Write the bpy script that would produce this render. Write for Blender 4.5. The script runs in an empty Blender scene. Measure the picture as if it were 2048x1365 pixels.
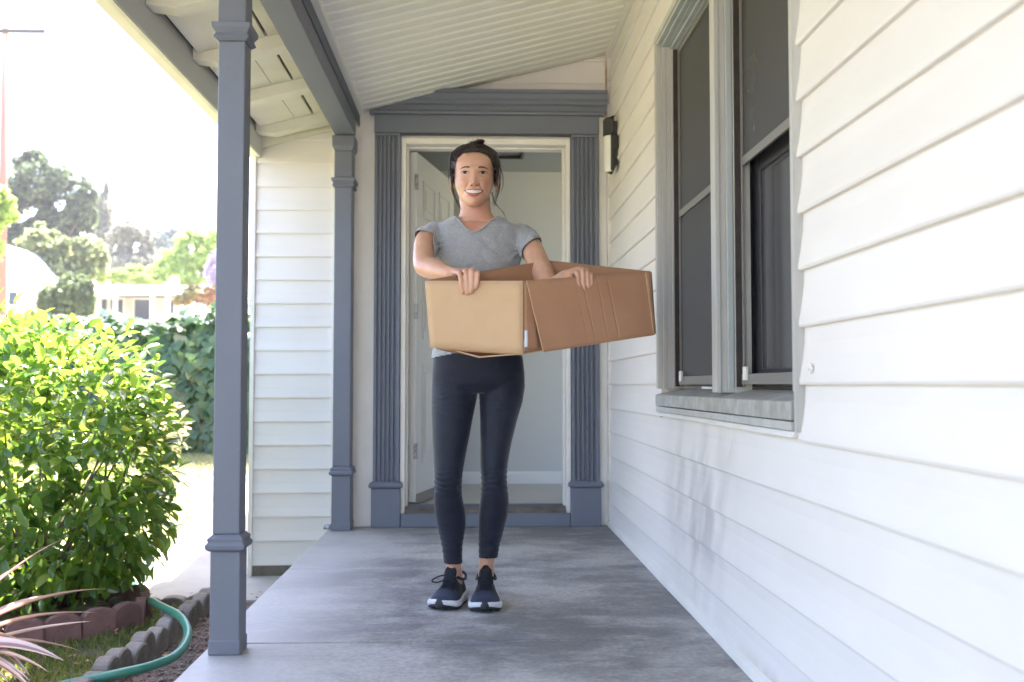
import bpy, bmesh, math, random
import numpy as np
from mathutils import Vector, Matrix, Euler, noise
R = math.radians
random.seed(7); RNG = np.random.default_rng(11)
S = bpy.context.scene
COL = S.collection

# ---------------------------------------------------------------- camera
cam_d = bpy.data.cameras.new('camera'); cam = bpy.data.objects.new('camera', cam_d); COL.objects.link(cam)
S.camera = cam
cam.location = (0, 0, 0.79)
cam.rotation_euler = (R(92.52), 0, R(-2.09))
cam_d.sensor_width = 36; cam_d.lens = 36 * 2000 / 2048
cam_d.clip_start = 0.05; cam_d.clip_end = 900
cam_d.dof.use_dof = True; cam_d.dof.focus_distance = 3.45; cam_d.dof.aperture_fstop = 3.2

# ---------------------------------------------------------------- world, sun, exposure
SUN = Vector((0.155, 0.52, 1.0)).normalized()          # towards the sun: high, behind the house
w = bpy.data.worlds.new('World'); S.world = w; w.use_nodes = True
nt = w.node_tree; bg = nt.nodes['Background']
sky = nt.nodes.new('ShaderNodeTexSky'); sky.sky_type = 'NISHITA'; sky.sun_disc = False
sky.sun_elevation = math.asin(SUN.z); sky.sun_rotation = math.atan2(SUN.x, SUN.y)
sky.air_density = 1.0; sky.dust_density = 2.5; sky.ozone_density = 2.6
wb = nt.nodes.new('ShaderNodeMix'); wb.data_type = 'RGBA'; wb.blend_type = 'MULTIPLY'; wb.inputs[0].default_value = 1; wb.inputs[7].default_value = (1.03, .955, 1.0, 1)
nt.links.new(sky.outputs[0], wb.inputs[6]); nt.links.new(wb.outputs[2], bg.inputs[0]); bg.inputs[1].default_value = 0.15
ld = bpy.data.lights.new('sun', 'SUN'); ld.energy = 5.0; ld.angle = R(0.53); ld.color = (1, 0.93, 0.85)
lo = bpy.data.objects.new('sun', ld); COL.objects.link(lo); lo.location = (0, 0, 12)
lo.rotation_euler = SUN.to_track_quat('Z', 'Y').to_euler()
S.view_settings.view_transform = 'Standard'; S.view_settings.look = 'None'
S.view_settings.exposure = 3.1; S.view_settings.gamma = 1.0
S.view_settings.use_curve_mapping = False
S.cycles.max_bounces = 10; S.cycles.diffuse_bounces = 8; S.cycles.transparent_max_bounces = 12
S.cycles.sample_clamp_indirect = 10
S.cycles.use_denoising = True

# ---------------------------------------------------------------- helpers
_M = Euler((R(92.52), 0, R(-2.09))).to_matrix()
def at(px, py, Y=None, X=None, Z=None):
    """point of the place seen at a photograph pixel, on a given plane"""
    d = _M @ Vector(((px - 1024) / 2000, (682.5 - py) / 2000, -1)); o = Vector((0, 0, 0.79))
    t = (Y / d.y) if Y is not None else ((X / d.x) if X is not None else ((Z - 0.79) / d.z))
    return o + d * t
def tag(o, label=None, cat=None, group=None, kind=None):
    if label: o['label'] = label
    if cat: o['category'] = cat
    if group: o['group'] = group
    if kind: o['kind'] = kind
    return o
def empty(name, loc=(0, 0, 0), **k):
    o = bpy.data.objects.new(name, None); COL.objects.link(o); o.location = loc; o.empty_display_size = .1
    return tag(o, **k)
def link(name, me, parent=None, smooth=False):
    o = bpy.data.objects.new(name, me); COL.objects.link(o)
    if parent is not None:
        o.parent = parent
        off = Vector(parent.location); q = parent.parent
        while q is not None: off = off + Vector(q.location); q = q.parent
        o.matrix_parent_inverse = Matrix.Identity(4)
        if parent.type == 'EMPTY' or True:
            o.location = -off if parent.get('_abs', 1) else (0, 0, 0)
    if smooth: me.polygons.foreach_set('use_smooth', [True] * len(me.polygons))
    return o
def mesh(name, V, F, mat=None, parent=None, smooth=False):
    me = bpy.data.meshes.new(name); me.from_pydata([tuple(v) for v in V], [], F); me.update()
    if mat: me.materials.append(mat)
    return link(name, me, parent, smooth)
def npmesh(name, V, F, mat=None, parent=None, smooth=False):
    """V (n,3) and F (m,k) as arrays, fast"""
    me = bpy.data.meshes.new(name); V = np.asarray(V, np.float32); F = np.asarray(F, np.int32)
    me.vertices.add(len(V)); me.vertices.foreach_set('co', V.ravel())
    k = F.shape[1]; me.loops.add(F.size); me.polygons.add(len(F))
    me.loops.foreach_set('vertex_index', F.ravel())
    me.polygons.foreach_set('loop_start', np.arange(0, F.size, k, dtype=np.int32))
    me.update(calc_edges=True); me.validate()
    if mat: me.materials.append(mat)
    return link(name, me, parent, smooth)
class MB:
    def __init__(s): s.v = []; s.f = []
    def add(s, V, F):
        n = len(s.v); s.v += [tuple(v) for v in V]; s.f += [tuple(i + n for i in f) for f in F]; return s
    def box(s, x0, x1, y0, y1, z0, z1):
        return s.add([(x0, y0, z0), (x1, y0, z0), (x1, y1, z0), (x0, y1, z0), (x0, y0, z1), (x1, y0, z1), (x1, y1, z1), (x0, y1, z1)],
                     [(0, 3, 2, 1), (4, 5, 6, 7), (0, 1, 5, 4), (1, 2, 6, 5), (2, 3, 7, 6), (3, 0, 4, 7)])
    def extr(s, prof, a, b, axis, wob=0, n=1):
        """closed profile of 2D points swept along an axis: 'x' (prof=y,z) 'y' (prof=x,z) 'z' (prof=x,y)"""
        V = []; F = []; k = len(prof)
        for i in range(n + 1):
            t = a + (b - a) * i / n
            for j, (p, q) in enumerate(prof):
                if wob:
                    q2 = q + wob * .5 * noise.noise(Vector((t * 1.3, q * 3, 5))); p2 = p + wob * noise.noise(Vector((t * 1.7, q * 5, j * .3)))
                else: p2, q2 = p, q
                V.append((t, p2, q2) if axis == 'x' else (p2, t, q2) if axis == 'y' else (p2, q2, t))
        for i in range(n):
            for j in range(k):
                a0 = i * k + j; a1 = i * k + (j + 1) % k
                F.append((a0, a1, a1 + k, a0 + k))
        F.append(tuple(range(k - 1, -1, -1))); F.append(tuple(n * k + j for j in range(k)))
        return s.add(V, F)
    def tube(s, pts, rad, n=8, cap=True, flat=1.0):
        pts = [Vector(p) for p in pts]; m = len(pts)
        if not hasattr(rad, '__len__'): rad = [rad] * m
        V = []; F = []; up = None
        for i, p in enumerate(pts):
            t = (pts[min(i + 1, m - 1)] - pts[max(i - 1, 0)]).normalized()
            if up is None:
                up = Vector((0, 0, 1)) if abs(t.z) < .9 else Vector((0, 1, 0))
            a = t.cross(up).normalized(); b = a.cross(t).normalized(); up = b
            for j in range(n):
                c = 2 * math.pi * j / n
                V.append(p + (a * math.cos(c) + b * math.sin(c) * flat) * rad[i])
        for i in range(m - 1):
            for j in range(n):
                F.append((i * n + j, i * n + (j + 1) % n, (i + 1) * n + (j + 1) % n, (i + 1) * n + j))
        if cap: F.append(tuple(range(n - 1, -1, -1))); F.append(tuple((m - 1) * n + j for j in range(n)))
        return s.add(V, F)
    def rings(s, rs, cap=True):
        """rs: list of equal-length vertex rings"""
        k = len(rs[0]); V = [v for r in rs for v in r]; F = []
        for i in range(len(rs) - 1):
            for j in range(k):
                F.append((i * k + j, i * k + (j + 1) % k, (i + 1) * k + (j + 1) % k, (i + 1) * k + j))
        if cap: F.append(tuple(range(k - 1, -1, -1))); F.append(tuple((len(rs) - 1) * k + j for j in range(k)))
        return s.add(V, F)
    def build(s, name, mat, parent=None, smooth=False, bevel=0, seg=2):
        o = mesh(name, s.v, s.f, mat, parent, smooth)
        bm = bmesh.new(); bm.from_mesh(o.data); bmesh.ops.recalc_face_normals(bm, faces=bm.faces); bm.to_mesh(o.data); bm.free()
        if bevel:
            m = o.modifiers.new('bevel', 'BEVEL'); m.width = bevel; m.segments = seg; m.limit_method = 'ANGLE'; m.angle_limit = R(40)
            m.harden_normals = False
        return o
def dup(o, parent=None, loc=None):
    c = o.copy(); COL.objects.link(c)
    if parent is not None: c.parent = parent
    if loc is not None: c.location = loc
    return c

# ---------------------------------------------------------------- materials
def mat(name, col, rough=.6, var=None, vscale=6, bump=0, bscale=40, spec=.4, metal=0, coat=0, stretch=(1, 1, 1), rnd=0, extra=None, bdist=.002):
    m = bpy.data.materials.new(name); m.use_nodes = True; t = m.node_tree; N = t.nodes; L = t.links
    b = N['Principled BSDF']; b.inputs['Roughness'].default_value = rough; b.inputs['Metallic'].default_value = metal
    b.inputs['Specular IOR Level'].default_value = spec; b.inputs['Coat Weight'].default_value = coat
    tc = N.new('ShaderNodeTexCoord'); mp = N.new('ShaderNodeMapping'); L.new(tc.outputs['Object'], mp.inputs[0])
    mp.inputs['Scale'].default_value = stretch
    c4 = (*col, 1)
    out = None
    if var:
        n = N.new('ShaderNodeTexNoise'); n.inputs['Scale'].default_value = vscale; n.inputs['Detail'].default_value = 6; n.inputs['Roughness'].default_value = .62
        L.new(mp.outputs[0], n.inputs['Vector'])
        r = N.new('ShaderNodeValToRGB'); r.color_ramp.elements[0].position = .36; r.color_ramp.elements[1].position = .66
        r.color_ramp.elements[0].color = (*var, 1); r.color_ramp.elements[1].color = c4
        L.new(n.outputs[0], r.inputs[0]); out = r.outputs[0]
    if rnd:
        oi = N.new('ShaderNodeObjectInfo'); hs = N.new('ShaderNodeHueSaturation'); mr = N.new('ShaderNodeMapRange')
        mr.inputs['To Min'].default_value = 1 - rnd; mr.inputs['To Max'].default_value = 1 + rnd
        L.new(oi.outputs['Random'], mr.inputs[0]); L.new(mr.outputs[0], hs.inputs['Value'])
        if out: L.new(out, hs.inputs['Color'])
        else: hs.inputs['Color'].default_value = c4
        out = hs.outputs[0]
    if out: L.new(out, b.inputs['Base Color'])
    else: b.inputs['Base Color'].default_value = c4
    if bump:
        n2 = N.new('ShaderNodeTexNoise'); n2.inputs['Scale'].default_value = bscale; n2.inputs['Detail'].default_value = 5
        L.new(mp.outputs[0], n2.inputs['Vector'])
        bp = N.new('ShaderNodeBump'); bp.inputs['Strength'].default_value = bump; bp.inputs['Distance'].default_value = bdist
        L.new(n2.outputs[0], bp.inputs['Height']); L.new(bp.outputs[0], b.inputs['Normal'])
    return m
def mixcol(t, a, b, fac):
    n = t.nodes.new('ShaderNodeMix'); n.data_type = 'RGBA'
    for s, v in ((0, fac), (6, a), (7, b)):
        if hasattr(v, 'links') or hasattr(v, 'is_linked'): t.links.new(v, n.inputs[s])
        else: n.inputs[s].default_value = v if s == 0 else (*v, 1)
    return n.outputs[2]
def leafmat(name, c1, c2, c3=None, trans=.35, rough=.35, spec=.5):
    """leaf: glossy, lets light through; colour varies leaf by leaf"""
    m = bpy.data.materials.new(name); m.use_nodes = True; t = m.node_tree; N = t.nodes; L = t.links
    b = N['Principled BSDF']; b.inputs['Roughness'].default_value = rough; b.inputs['Specular IOR Level'].default_value = spec
    g = N.new('ShaderNodeNewGeometry'); oi = N.new('ShaderNodeObjectInfo')
    ad = N.new('ShaderNodeMath'); ad.operation = 'ADD'; fr = N.new('ShaderNodeMath'); fr.operation = 'FRACT'
    L.new(g.outputs['Random Per Island'], ad.inputs[0]); L.new(oi.outputs['Random'], ad.inputs[1]); L.new(ad.outputs[0], fr.inputs[0])
    r = N.new('ShaderNodeValToRGB'); e = r.color_ramp.elements
    e[0].color = (*c1, 1); e[1].color = (*c2, 1)
    if c3: k = e.new(.93); k.color = (*c2, 1); e[1].position = .93; x = e.new(.97); x.color = (*c3, 1)
    L.new(fr.outputs[0], r.inputs[0]); L.new(r.outputs[0], b.inputs['Base Color'])
    tr = N.new('ShaderNodeBsdfTranslucent'); hs = N.new('ShaderNodeHueSaturation'); hs.inputs['Hue'].default_value = .485; hs.inputs['Saturation'].default_value = 1.1; hs.inputs['Value'].default_value = 2.4
    L.new(r.outputs[0], hs.inputs['Color']); L.new(hs.outputs[0], tr.inputs[0])
    mx = N.new('ShaderNodeMixShader'); mx.inputs[0].default_value = trans
    L.new(b.outputs[0], mx.inputs[1]); L.new(tr.outputs[0], mx.inputs[2]); L.new(mx.outputs[0], N['Material Output'].inputs[0])
    return m
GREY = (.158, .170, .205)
M = {}
M['grey'] = mat('grey_paint', GREY, .5, var=(.147, .156, .196), vscale=3, bump=.25, bscale=60, spec=.35)
M['siding'] = mat('white_siding', (.765, .718, .69), .42, var=(.715, .668, .635), vscale=1.3, bump=.12, bscale=9, spec=.4, stretch=(1, 1, 2.5))
M['trim'] = mat('white_trim', (.78, .745, .71), .45, var=(.71, .67, .62), vscale=5, bump=.15, bscale=30)
M['ceil'] = mat('ceiling_paint', (.86, .84, .76), .45, var=(.82, .80, .72), vscale=2, bump=.1, bscale=30, rnd=.02)
M['soffit'] = mat('soffit_paint', (.80, .77, .66), .5, var=(.72, .68, .57), vscale=4, bump=.2, bscale=25)
M['alu'] = mat('window_aluminium', (.50, .49, .465), .45, var=(.42, .41, .39), vscale=14, bump=.1, bscale=60, stretch=(1, 1, .15))
M['alu2'] = mat('window_aluminium_blue', (.43, .465, .47), .45, var=(.37, .405, .41), vscale=14, stretch=(1, 1, .15))
M['sill'] = mat('window_sill_dusty', (.44, .44, .43), .55, var=(.30, .28, .25), vscale=16, bump=.3, bscale=80)
M['dark'] = mat('dark_sash', (.035, .033, .04), .4)
M['rust'] = mat('brown_strip', (.055, .038, .034), .6, var=(.03, .025, .025), vscale=30)
M['door'] = mat('door_paint', (.58, .58, .56), .35, bump=.05, bscale=20)
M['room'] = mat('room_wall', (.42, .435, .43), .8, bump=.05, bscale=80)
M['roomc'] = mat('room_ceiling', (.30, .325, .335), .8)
M['tile'] = mat('room_floor', (.44, .42, .36), .35, var=(.38, .36, .31), vscale=3)
M['gap'] = mat('dark_gap', (.03, .025, .02), .9)
M['found'] = mat('foundation', (.24, .22, .19), .9, var=(.16, .13, .10), vscale=9, bump=.6, bscale=30, bdist=.01)
M['blackp'] = mat('black_plastic', (.035, .033, .033), .5, bump=.1, bscale=90)
M['diff'] = mat('lamp_diffuser', (.72, .72, .68), .35)
M['steel'] = mat('worn_steel', (.5, .5, .52), .35, var=(.2, .18, .17), vscale=60, metal=.8)
M['roof'] = mat('roof_shingles', (.12, .11, .10), .9, var=(.07, .065, .06), vscale=20)
# ================================================================ porch slab
YW = 5.66          # back wall plane
XW = 0.77          # side wall plane
def concrete():
    m = bpy.data.materials.new('worn_concrete'); m.use_nodes = True; t = m.node_tree; N = t.nodes; L = t.links
    b = N['Principled BSDF']; tc = N.new('ShaderNodeTexCoord')
    def nz(sc, det, rough, st, dist=0, off=0):
        mp = N.new('ShaderNodeMapping'); mp.inputs['Scale'].default_value = st; mp.inputs['Location'].default_value = (off, off, 0)
        L.new(tc.outputs['Object'], mp.inputs[0])
        n = N.new('ShaderNodeTexNoise'); n.inputs['Scale'].default_value = sc; n.inputs['Detail'].default_value = det
        n.inputs['Roughness'].default_value = rough; n.inputs['Distortion'].default_value = dist; L.new(mp.outputs[0], n.inputs['Vector']); return n.outputs[0]
    def ramp(s, a, c, ea=(0, 0, 0), ec=(1, 1, 1)):
        r = N.new('ShaderNodeValToRGB'); r.color_ramp.elements[0].position = a; r.color_ramp.elements[1].position = c
        r.color_ramp.elements[0].color = (*ea, 1); r.color_ramp.elements[1].color = (*ec, 1); L.new(s, r.inputs[0]); return r.outputs[0]
    big = nz(1.25, 9, .68, (1, 1.15, 1), .1, 3.1)
    c = ramp(big, .44, .57, (.19, .182, .178), (.43, .41, .385))
    worn = ramp(nz(4.2, 9, .74, (1, 1.9, 1), .15), .50, .62)                # pale scuffed skins
    c = mixcol(t, c, (.47, .45, .44), ramp(worn, 0, 1, (0, 0, 0), (.42, .42, .42)))
    dk = ramp(nz(2.1, 4, .5, (.7, 1.6, 1), .1, 9), .56, .70)
    c = mixcol(t, c, (.15, .14, .155), ramp(dk, 0, 1, (0, 0, 0), (.75, .75, .75)))
    sp = ramp(nz(55, 6, .7, (1, 1, 1)), .35, .72, (.72, .72, .72), (1.18, 1.18, 1.18))
    mul = N.new('ShaderNodeMix'); mul.data_type = 'RGBA'; mul.blend_type = 'MULTIPLY'; mul.inputs[0].default_value = 1
    L.new(c, mul.inputs[6]); L.new(sp, mul.inputs[7])
    # paler margin along the open edge
    sx = N.new('ShaderNodeSeparateXYZ'); L.new(tc.outputs['Object'], sx.inputs[0])
    mr = N.new('ShaderNodeMapRange'); mr.inputs['From Min'].default_value = -.25; mr.inputs['From Max'].default_value = -.62
    L.new(sx.outputs[0], mr.inputs[0]); mm = N.new('ShaderNodeMath'); mm.operation = 'MULTIPLY'; mm.inputs[1].default_value = .62; L.new(mr.outputs[0], mm.inputs[0])
    c = mixcol(t, mul.outputs[2], (.47, .45, .44), mm.outputs[0])
    L.new(c, b.inputs['Base Color'])
    rr = ramp(big, .3, .7, (.42, .42, .42), (.7, .7, .7)); L.new(rr, b.inputs['Roughness'])
    bp = N.new('ShaderNodeBump'); bp.inputs['Strength'].default_value = .35; bp.inputs['Distance'].default_value = .003
    L.new(nz(30, 8, .7, (1, 1, 1)), bp.inputs['Height']); L.new(bp.outputs[0], b.inputs['Normal'])
    return m
M['conc'] = concrete()
M['walk'] = mat('path_concrete', (.38, .365, .34), .85, var=(.30, .285, .27), vscale=3, bump=.4, bscale=50)
floor = empty('porch_floor', kind='structure')
j1, j2 = at(900, 1283, Z=0).y, at(900, 1136, Z=0).y
ys = [-2.6, 1.2, j1, j2, YW + .1]
for i in range(4):
    b = MB(); b.box(-.805, XW + .1, ys[i] + .005, ys[i + 1] - .005, -.34, 0)
    b.build('slab', M['conc'], floor, bevel=.006)
MB().box(-.79, XW + .1, -2.59, YW + .09, -.335, -.012).build('joint_bed', M['gap'], floor)

# ================================================================ siding
def side_board(z0, y0, y1, parent, h=.1335, near=False):
    n = max(2, int((y1 - y0) / .28))
    prof = [(XW + .02, z0 - .004), (XW - .013, z0 - .004), (XW - .0155, z0 + .002), (XW - .0145, z0 + .012), (XW - .008, z0 + .05), (XW - .003, z0 + .09), (XW - .001, z0 + h + .004), (XW + .02, z0 + h + .004)]
    return MB().extr(prof, y0, y1, 'y', .0011, n).build('siding_board', M['siding_r'], parent)
def siding_right():
    m = M['siding'].copy(); m.name = 'white_siding_stained'; t = m.node_tree; N = t.nodes; L = t.links; b = N['Principled BSDF']
    base = b.inputs['Base Color'].links[0].from_socket
    tc = N.new('ShaderNodeTexCoord')
    def blob(y, z, ry, rz, amt, sc):
        s = N.new('ShaderNodeVectorMath'); s.operation = 'SUBTRACT'; L.new(tc.outputs['Object'], s.inputs[0]); s.inputs[1].default_value = (0, y, z)
        d = N.new('ShaderNodeVectorMath'); d.operation = 'MULTIPLY'; L.new(s.outputs[0], d.inputs[0]); d.inputs[1].default_value = (0, 1 / ry, 1 / rz)
        l = N.new('ShaderNodeVectorMath'); l.operation = 'LENGTH'; L.new(d.outputs[0], l.inputs[0])
        mr = N.new('ShaderNodeMapRange'); mr.interpolation_type = 'SMOOTHSTEP'; mr.inputs['From Min'].default_value = 1; mr.inputs['From Max'].default_value = 0; L.new(l.outputs['Value'], mr.inputs[0])
        mp = N.new('ShaderNodeMapping'); mp.inputs['Scale'].default_value = (1, 2.4, 1.0); L.new(tc.outputs['Object'], mp.inputs[0])
        n = N.new('ShaderNodeTexNoise'); n.inputs['Scale'].default_value = sc; n.inputs['Detail'].default_value = 4; L.new(mp.outputs[0], n.inputs['Vector'])
        r = N.new('ShaderNodeMapRange'); r.inputs['From Min'].default_value = .38; r.inputs['From Max'].default_value = .62; r.inputs['To Max'].default_value = amt; L.new(n.outputs[0], r.inputs[0])
        k = N.new('ShaderNodeMath'); k.operation = 'MULTIPLY'; L.new(mr.outputs[0], k.inputs[0]); L.new(r.outputs[0], k.inputs[1]); return k.outputs[0]
    c = mixcol(t, base, (.36, .35, .36), blob(3.45, .38, .75, .52, .75, 2.6))
    c = mixcol(t, c, (.42, .36, .28), blob(2.55, .02, .5, .05, .8, 4))
    c = mixcol(t, c, (.45, .42, .38), blob(3.0, .60, .10, .12, .5, 9))
    L.new(c, b.inputs['Base Color']); return m
M['siding_r'] = siding_right()
WY0, WY1, WZ0, WZ1 = 2.31, 4.11, .700, 2.235        # window outside frame
side = empty('side_wall', label='white lap-sided house wall along the right of the porch, dirty under its window', cat='wall')
k = -5
z = .795 - .1335 * 6
zs = []
while z < 2.95: zs.append(z); z += .1335
for z in zs:
    zt = z + .1335
    lo_, hi_ = WZ0 + .01, WZ1 - .01
    if zt < lo_ + .05 or z > hi_ - .05:
        side_board(z, -2.0, YW, side)
    else:
        if z < lo_: # notched course: keep lower strip under the sill
            pass
        side_board(z, -2.0, WY0 + .012, side); side_board(z, WY1 - .012, YW, side)
# sheathing behind with the window opening left free
b = MB()
b.box(XW + .0205, XW + .16, -2, WY0 + .02, -.3, 3.4); b.box(XW + .0205, XW + .16, WY1 - .02, YW + .1, -.3, 3.4)
b.box(XW + .0205, XW + .16, WY0 + .0205, WY1 - .0205, -.3, WZ0 + .02); b.box(XW + .0205, XW + .16, WY0 + .0205, WY1 - .0205, WZ1 - .02, 3.4)
b.build('sheathing', M['siding'], side)
MB().extr([(XW - .030, .0), (XW + .019, .0), (XW + .019, .030), (XW - .012, .032), (XW - .026, .022)], -2, YW - .02, 'y', .003, 30).build('base_trim', M['trim'], side, bevel=.003)
MB().box(XW - .022, XW + .0, YW - .03, YW - .002, .03, 2.68).build('corner_trim', M['trim'], side, bevel=.003)
MB().extr([(XW - .03, 2.665), (XW - .001, 2.665), (XW - .001, 2.70), (XW - .03, 2.69)], 1.2, YW - .03, 'y').build('crown_trim', M['trim'], side, bevel=.003)

# ---- window (part of the wall), frame and sashes below it
win = empty('window', (XW, (WY0 + WY1) / 2, WZ0)); win.parent = side; tag(win, label='grey aluminium double window with dark insect screens')
XF, XG = XW - .020, XW + .072
def wpart(name, b, m, bevel=.0015): return b.build(name, m, win, bevel=bevel)
# stepped jambs: the reveal is a stair of thin strips
def jamb(ya, yb, sgn):
    b = MB(); n = 5
    for i in range(n):
        xa = XF + (XG - XF) * i / n; xb = XF + (XG - XF) * (i + 1) / n
        d = .034 - .0 + .006 * i + (.004 if i % 2 else 0)
        y0, y1 = (ya, ya + d) if sgn > 0 else (yb - d, yb)
        b.box(xa + (.0006 if i else 0), xb, y0, y1, WZ0 + .075, WZ1 - .001)
    return b
wpart('jamb', jamb(WY0, WY0, 1), M['alu']); wpart('jamb', jamb(WY1, WY1, -1), M['alu'])
b = MB()
for i in range(5):
    xa = XF + (XG - XF) * i / 5; xb = XF + (XG - XF) * (i + 1) / 5
    d = .034 + .006 * i + (.004 if i % 2 else 0); b.box(xa + .0006, xb, WY0 + .03, WY1 - .03, WZ1 - d, WZ1 - .0005)
wpart('head_jamb', b, M['alu2'])
b = MB().box(XF - .004, XF - .0005, WY0 - .002, WY0 + .012, WZ0 - .02, WZ1 + .01)
b.box(XF - .004, XF - .0005, WY1 - .028, WY1 + .002, WZ0 + .076, WZ1 + .01); b.box(XF - .004, XF - .0005, WY0 + .0125, WY1 - .0285, WZ1 - .018, WZ1 + .01)
b.box(XF - .0004, XW + .0, WY0 - .002, WY0 - .0005, WZ0 - .02, WZ1 + .01)
wpart('casing', b, M['alu'], .001)
# sill
prof = [(XF - .008, WZ0 + .006), (XG + .02, WZ0 + .006), (XG + .02, WZ0 + .076), (XF + .006, WZ0 + .054), (XF - .008, WZ0 + .050)]
wpart('sill', MB().extr(prof, WY0 + .031, WY1 - .001, 'y', .0015, 12), M['sill'], .003)
wpart('sill_apron', MB().box(XF - .006, XW, WY0 + .031, WY1, WZ0 - .018, WZ0 + .003), M['alu'])
wpart('drip_strip', MB().extr([(XF - .006, WZ0 - .034), (XW - .001, WZ0 - .034), (XW - .001, WZ0 - .020), (XF + .002, WZ0 - .020)], WY0 + .03, WY1, 'y', .002, 10), M['trim'])
# mullion: T section, stepped
YM = 3.13; b = MB()
for (xa, xb, hw) in ((XW - .017, XW - .002, .030), (XW - .002, XW + .018, .024), (XW + .018, XW + .040, .033), (XW + .040, XG + .02, .040)):
    b.box(xa, xb, YM - hw, YM + hw, WZ0 + .066, WZ1 - .03)
wpart('mullion', b, M['alu'])
b = MB(); b.box(XW + .019, XW + .036, YM - .0375, YM - .0335, WZ0 + .08, WZ1 - .03); wpart('mullion_bead', b, M['alu2'], .001)
def mesh_screen():
    m = bpy.data.materials.new('insect_screen'); m.use_nodes = True; t = m.node_tree; N = t.nodes; L = t.links
    b = N['Principled BSDF']; b.inputs['Base Color'].default_value = (.085, .082, .085, 1); b.inputs['Roughness'].default_value = .55
    tr = N.new('ShaderNodeBsdfTransparent'); mx = N.new('ShaderNodeMixShader'); mx.inputs[0].default_value = .38
    tc = N.new('ShaderNodeTexCoord'); n = N.new('ShaderNodeTexNoise'); n.inputs['Scale'].default_value = 2.5; n.inputs['Detail'].default_value = 5
    L.new(tc.outputs['Object'], n.inputs['Vector']); r = N.new('ShaderNodeMapRange'); r.inputs['From Min'].default_value = .35; r.inputs['From Max'].default_value = .7
    r.inputs['To Min'].default_value = .30; r.inputs['To Max'].default_value = .36; L.new(n.outputs[0], r.inputs[0]); L.new(r.outputs[0], mx.inputs[0])
    L.new(b.outputs[0], mx.inputs[1]); L.new(tr.outputs[0], mx.inputs[2]); L.new(mx.outputs[0], N['Material Output'].inputs[0]); return m
M['screen'] = mesh_screen()
M['glass'] = mat('window_glass', (.085, .083, .088), .12, spec=.5, var=(.07, .068, .075), vscale=2)
ZR = 1.487
M['rail'] = mat('screen_rail', (.22, .21, .195), .45, metal=.2)
for (ya, yb) in ((WY0 + .066, YM - .041), (YM + .041, WY1 - .066)):
    zb, zt = WZ0 + .084, WZ1 - .064
    wpart('screen', MB().box(XG - .004, XG - .003, ya, yb, ZR if ya < 2.6 else zb, zt), M['screen'], 0)
    f = MB(); f.box(XG - .012, XG - .0045, ya, ya + .016, zb, zt); f.box(XG - .012, XG - .0045, yb - .016, yb, zb, zt)
    f.box(XG - .012, XG - .0045, ya + .0165, yb - .0165, ZR - .014, ZR + .014)
    f.box(XG - .012, XG - .0045, ya + .0165, yb - .0165, zt - .02, zt)
    wpart('screen_frame', f, M['rail'], .001)
    wpart('bottom_rail', MB().box(XG - .018, XG - .0045, ya + .0165, yb - .0165, zb + .008, zb + .04), M['rail'], .001)
    wpart('weather_strip', MB().box(XG - .03, XG - .0125, yb - .008, yb + .002, zb, zt), M['rust'], 0)
    # glazing set behind: lower sash and upper sash, dark frames round grey glass
    for (z0, z1, xo) in ((zb, ZR + .02, XG + .035), (ZR - .02, zt + .02, XG + .06)):
        f = MB(); w_ = .055
        f.box(xo, xo + .025, ya - .02, ya + w_, z0, z1); f.box(xo, xo + .025, yb - w_, yb + .02, z0, z1)
        f.box(xo, xo + .025, ya + w_ + .001, yb - w_ - .001, z0, z0 + w_); f.box(xo, xo + .025, ya + w_ + .001, yb - w_ - .001, z1 - w_, z1)
        wpart('sash', f, M['dark'], .002)
        wpart('pane', MB().box(xo + .008, xo + .012, ya + w_ - .004, yb - w_ + .004, z0 + w_ - .004, z1 - w_ + .004), M['glass'], 0)
    wpart('latch', MB().box(XG - .03, XG - .0185, yb - .10, yb - .07, zb + .02, zb + .062), M['trim'], .003)
# dark sheet standing for the unlit room behind the window
wpart('dark_room_sheet', MB().box(XG + .2, XG + .205, WY0, WY1, WZ0, WZ1), mat('dark_room_sheet', (.085, .083, .088), .9, var=(.065, .064, .068), vscale=2, stretch=(1, 4, .5)), 0)

# ================================================================ back wall
back = empty('back_wall', (0, YW, 0), label='white lap-sided front wall of the house around the grey-trimmed doorway', cat='wall')
def back_board(z0, x0, x1, slope=None, h=.1325):
    """slope: top cut along the ceiling"""
    prof = [(YW + .02, z0 - .004), (YW - .011, z0 - .004), (YW - .0135, z0 + .002), (YW - .0125, z0 + .010), (YW - .006, z0 + .05), (YW - .001, z0 + h + .003), (YW + .02, z0 + h + .003)]
    return MB().extr(prof, x0, x1, 'x', .0016, max(2, int((x1 - x0) / .2))).build('siding_board', M['siding'], back)
z = -.208 + 0
while z < 2.35:
    back_board(z, -1.25, -.79); z += .1325
z = 2.52 - .1325
def ceil_z(x): return 2.327 + .253 * (x + .65)
while z < 2.8:
    back_board(z, max(-.3, (z - 2.327) / .253 - .65 - .02), XW - .024); z += .1325
b = MB(); b.box(-1.27, -.43, YW + .0205, YW + .14, -.3, 3.1); b.box(.545, XW + .02, YW + .0205, YW + .14, -.3, 3.1); b.box(-.4295, .5445, YW + .0205, YW + .14, 2.195, 3.1)
b.build('sheathing', M['siding'], back)
MB().box(-1.262, -1.238, YW - .022, YW + .02, -.35, 2.2).build('corner_board', M['trim'], back, bevel=.002)
MB().box(-.808, -.786, YW - .022, YW - .002, -.21, 2.2).build('corner_board', M['trim'], back, bevel=.002)
MB().box(-1.26, -.70, YW + .0, YW + .139, -.36, -.212).build('foundation', M['found'], back)
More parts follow.
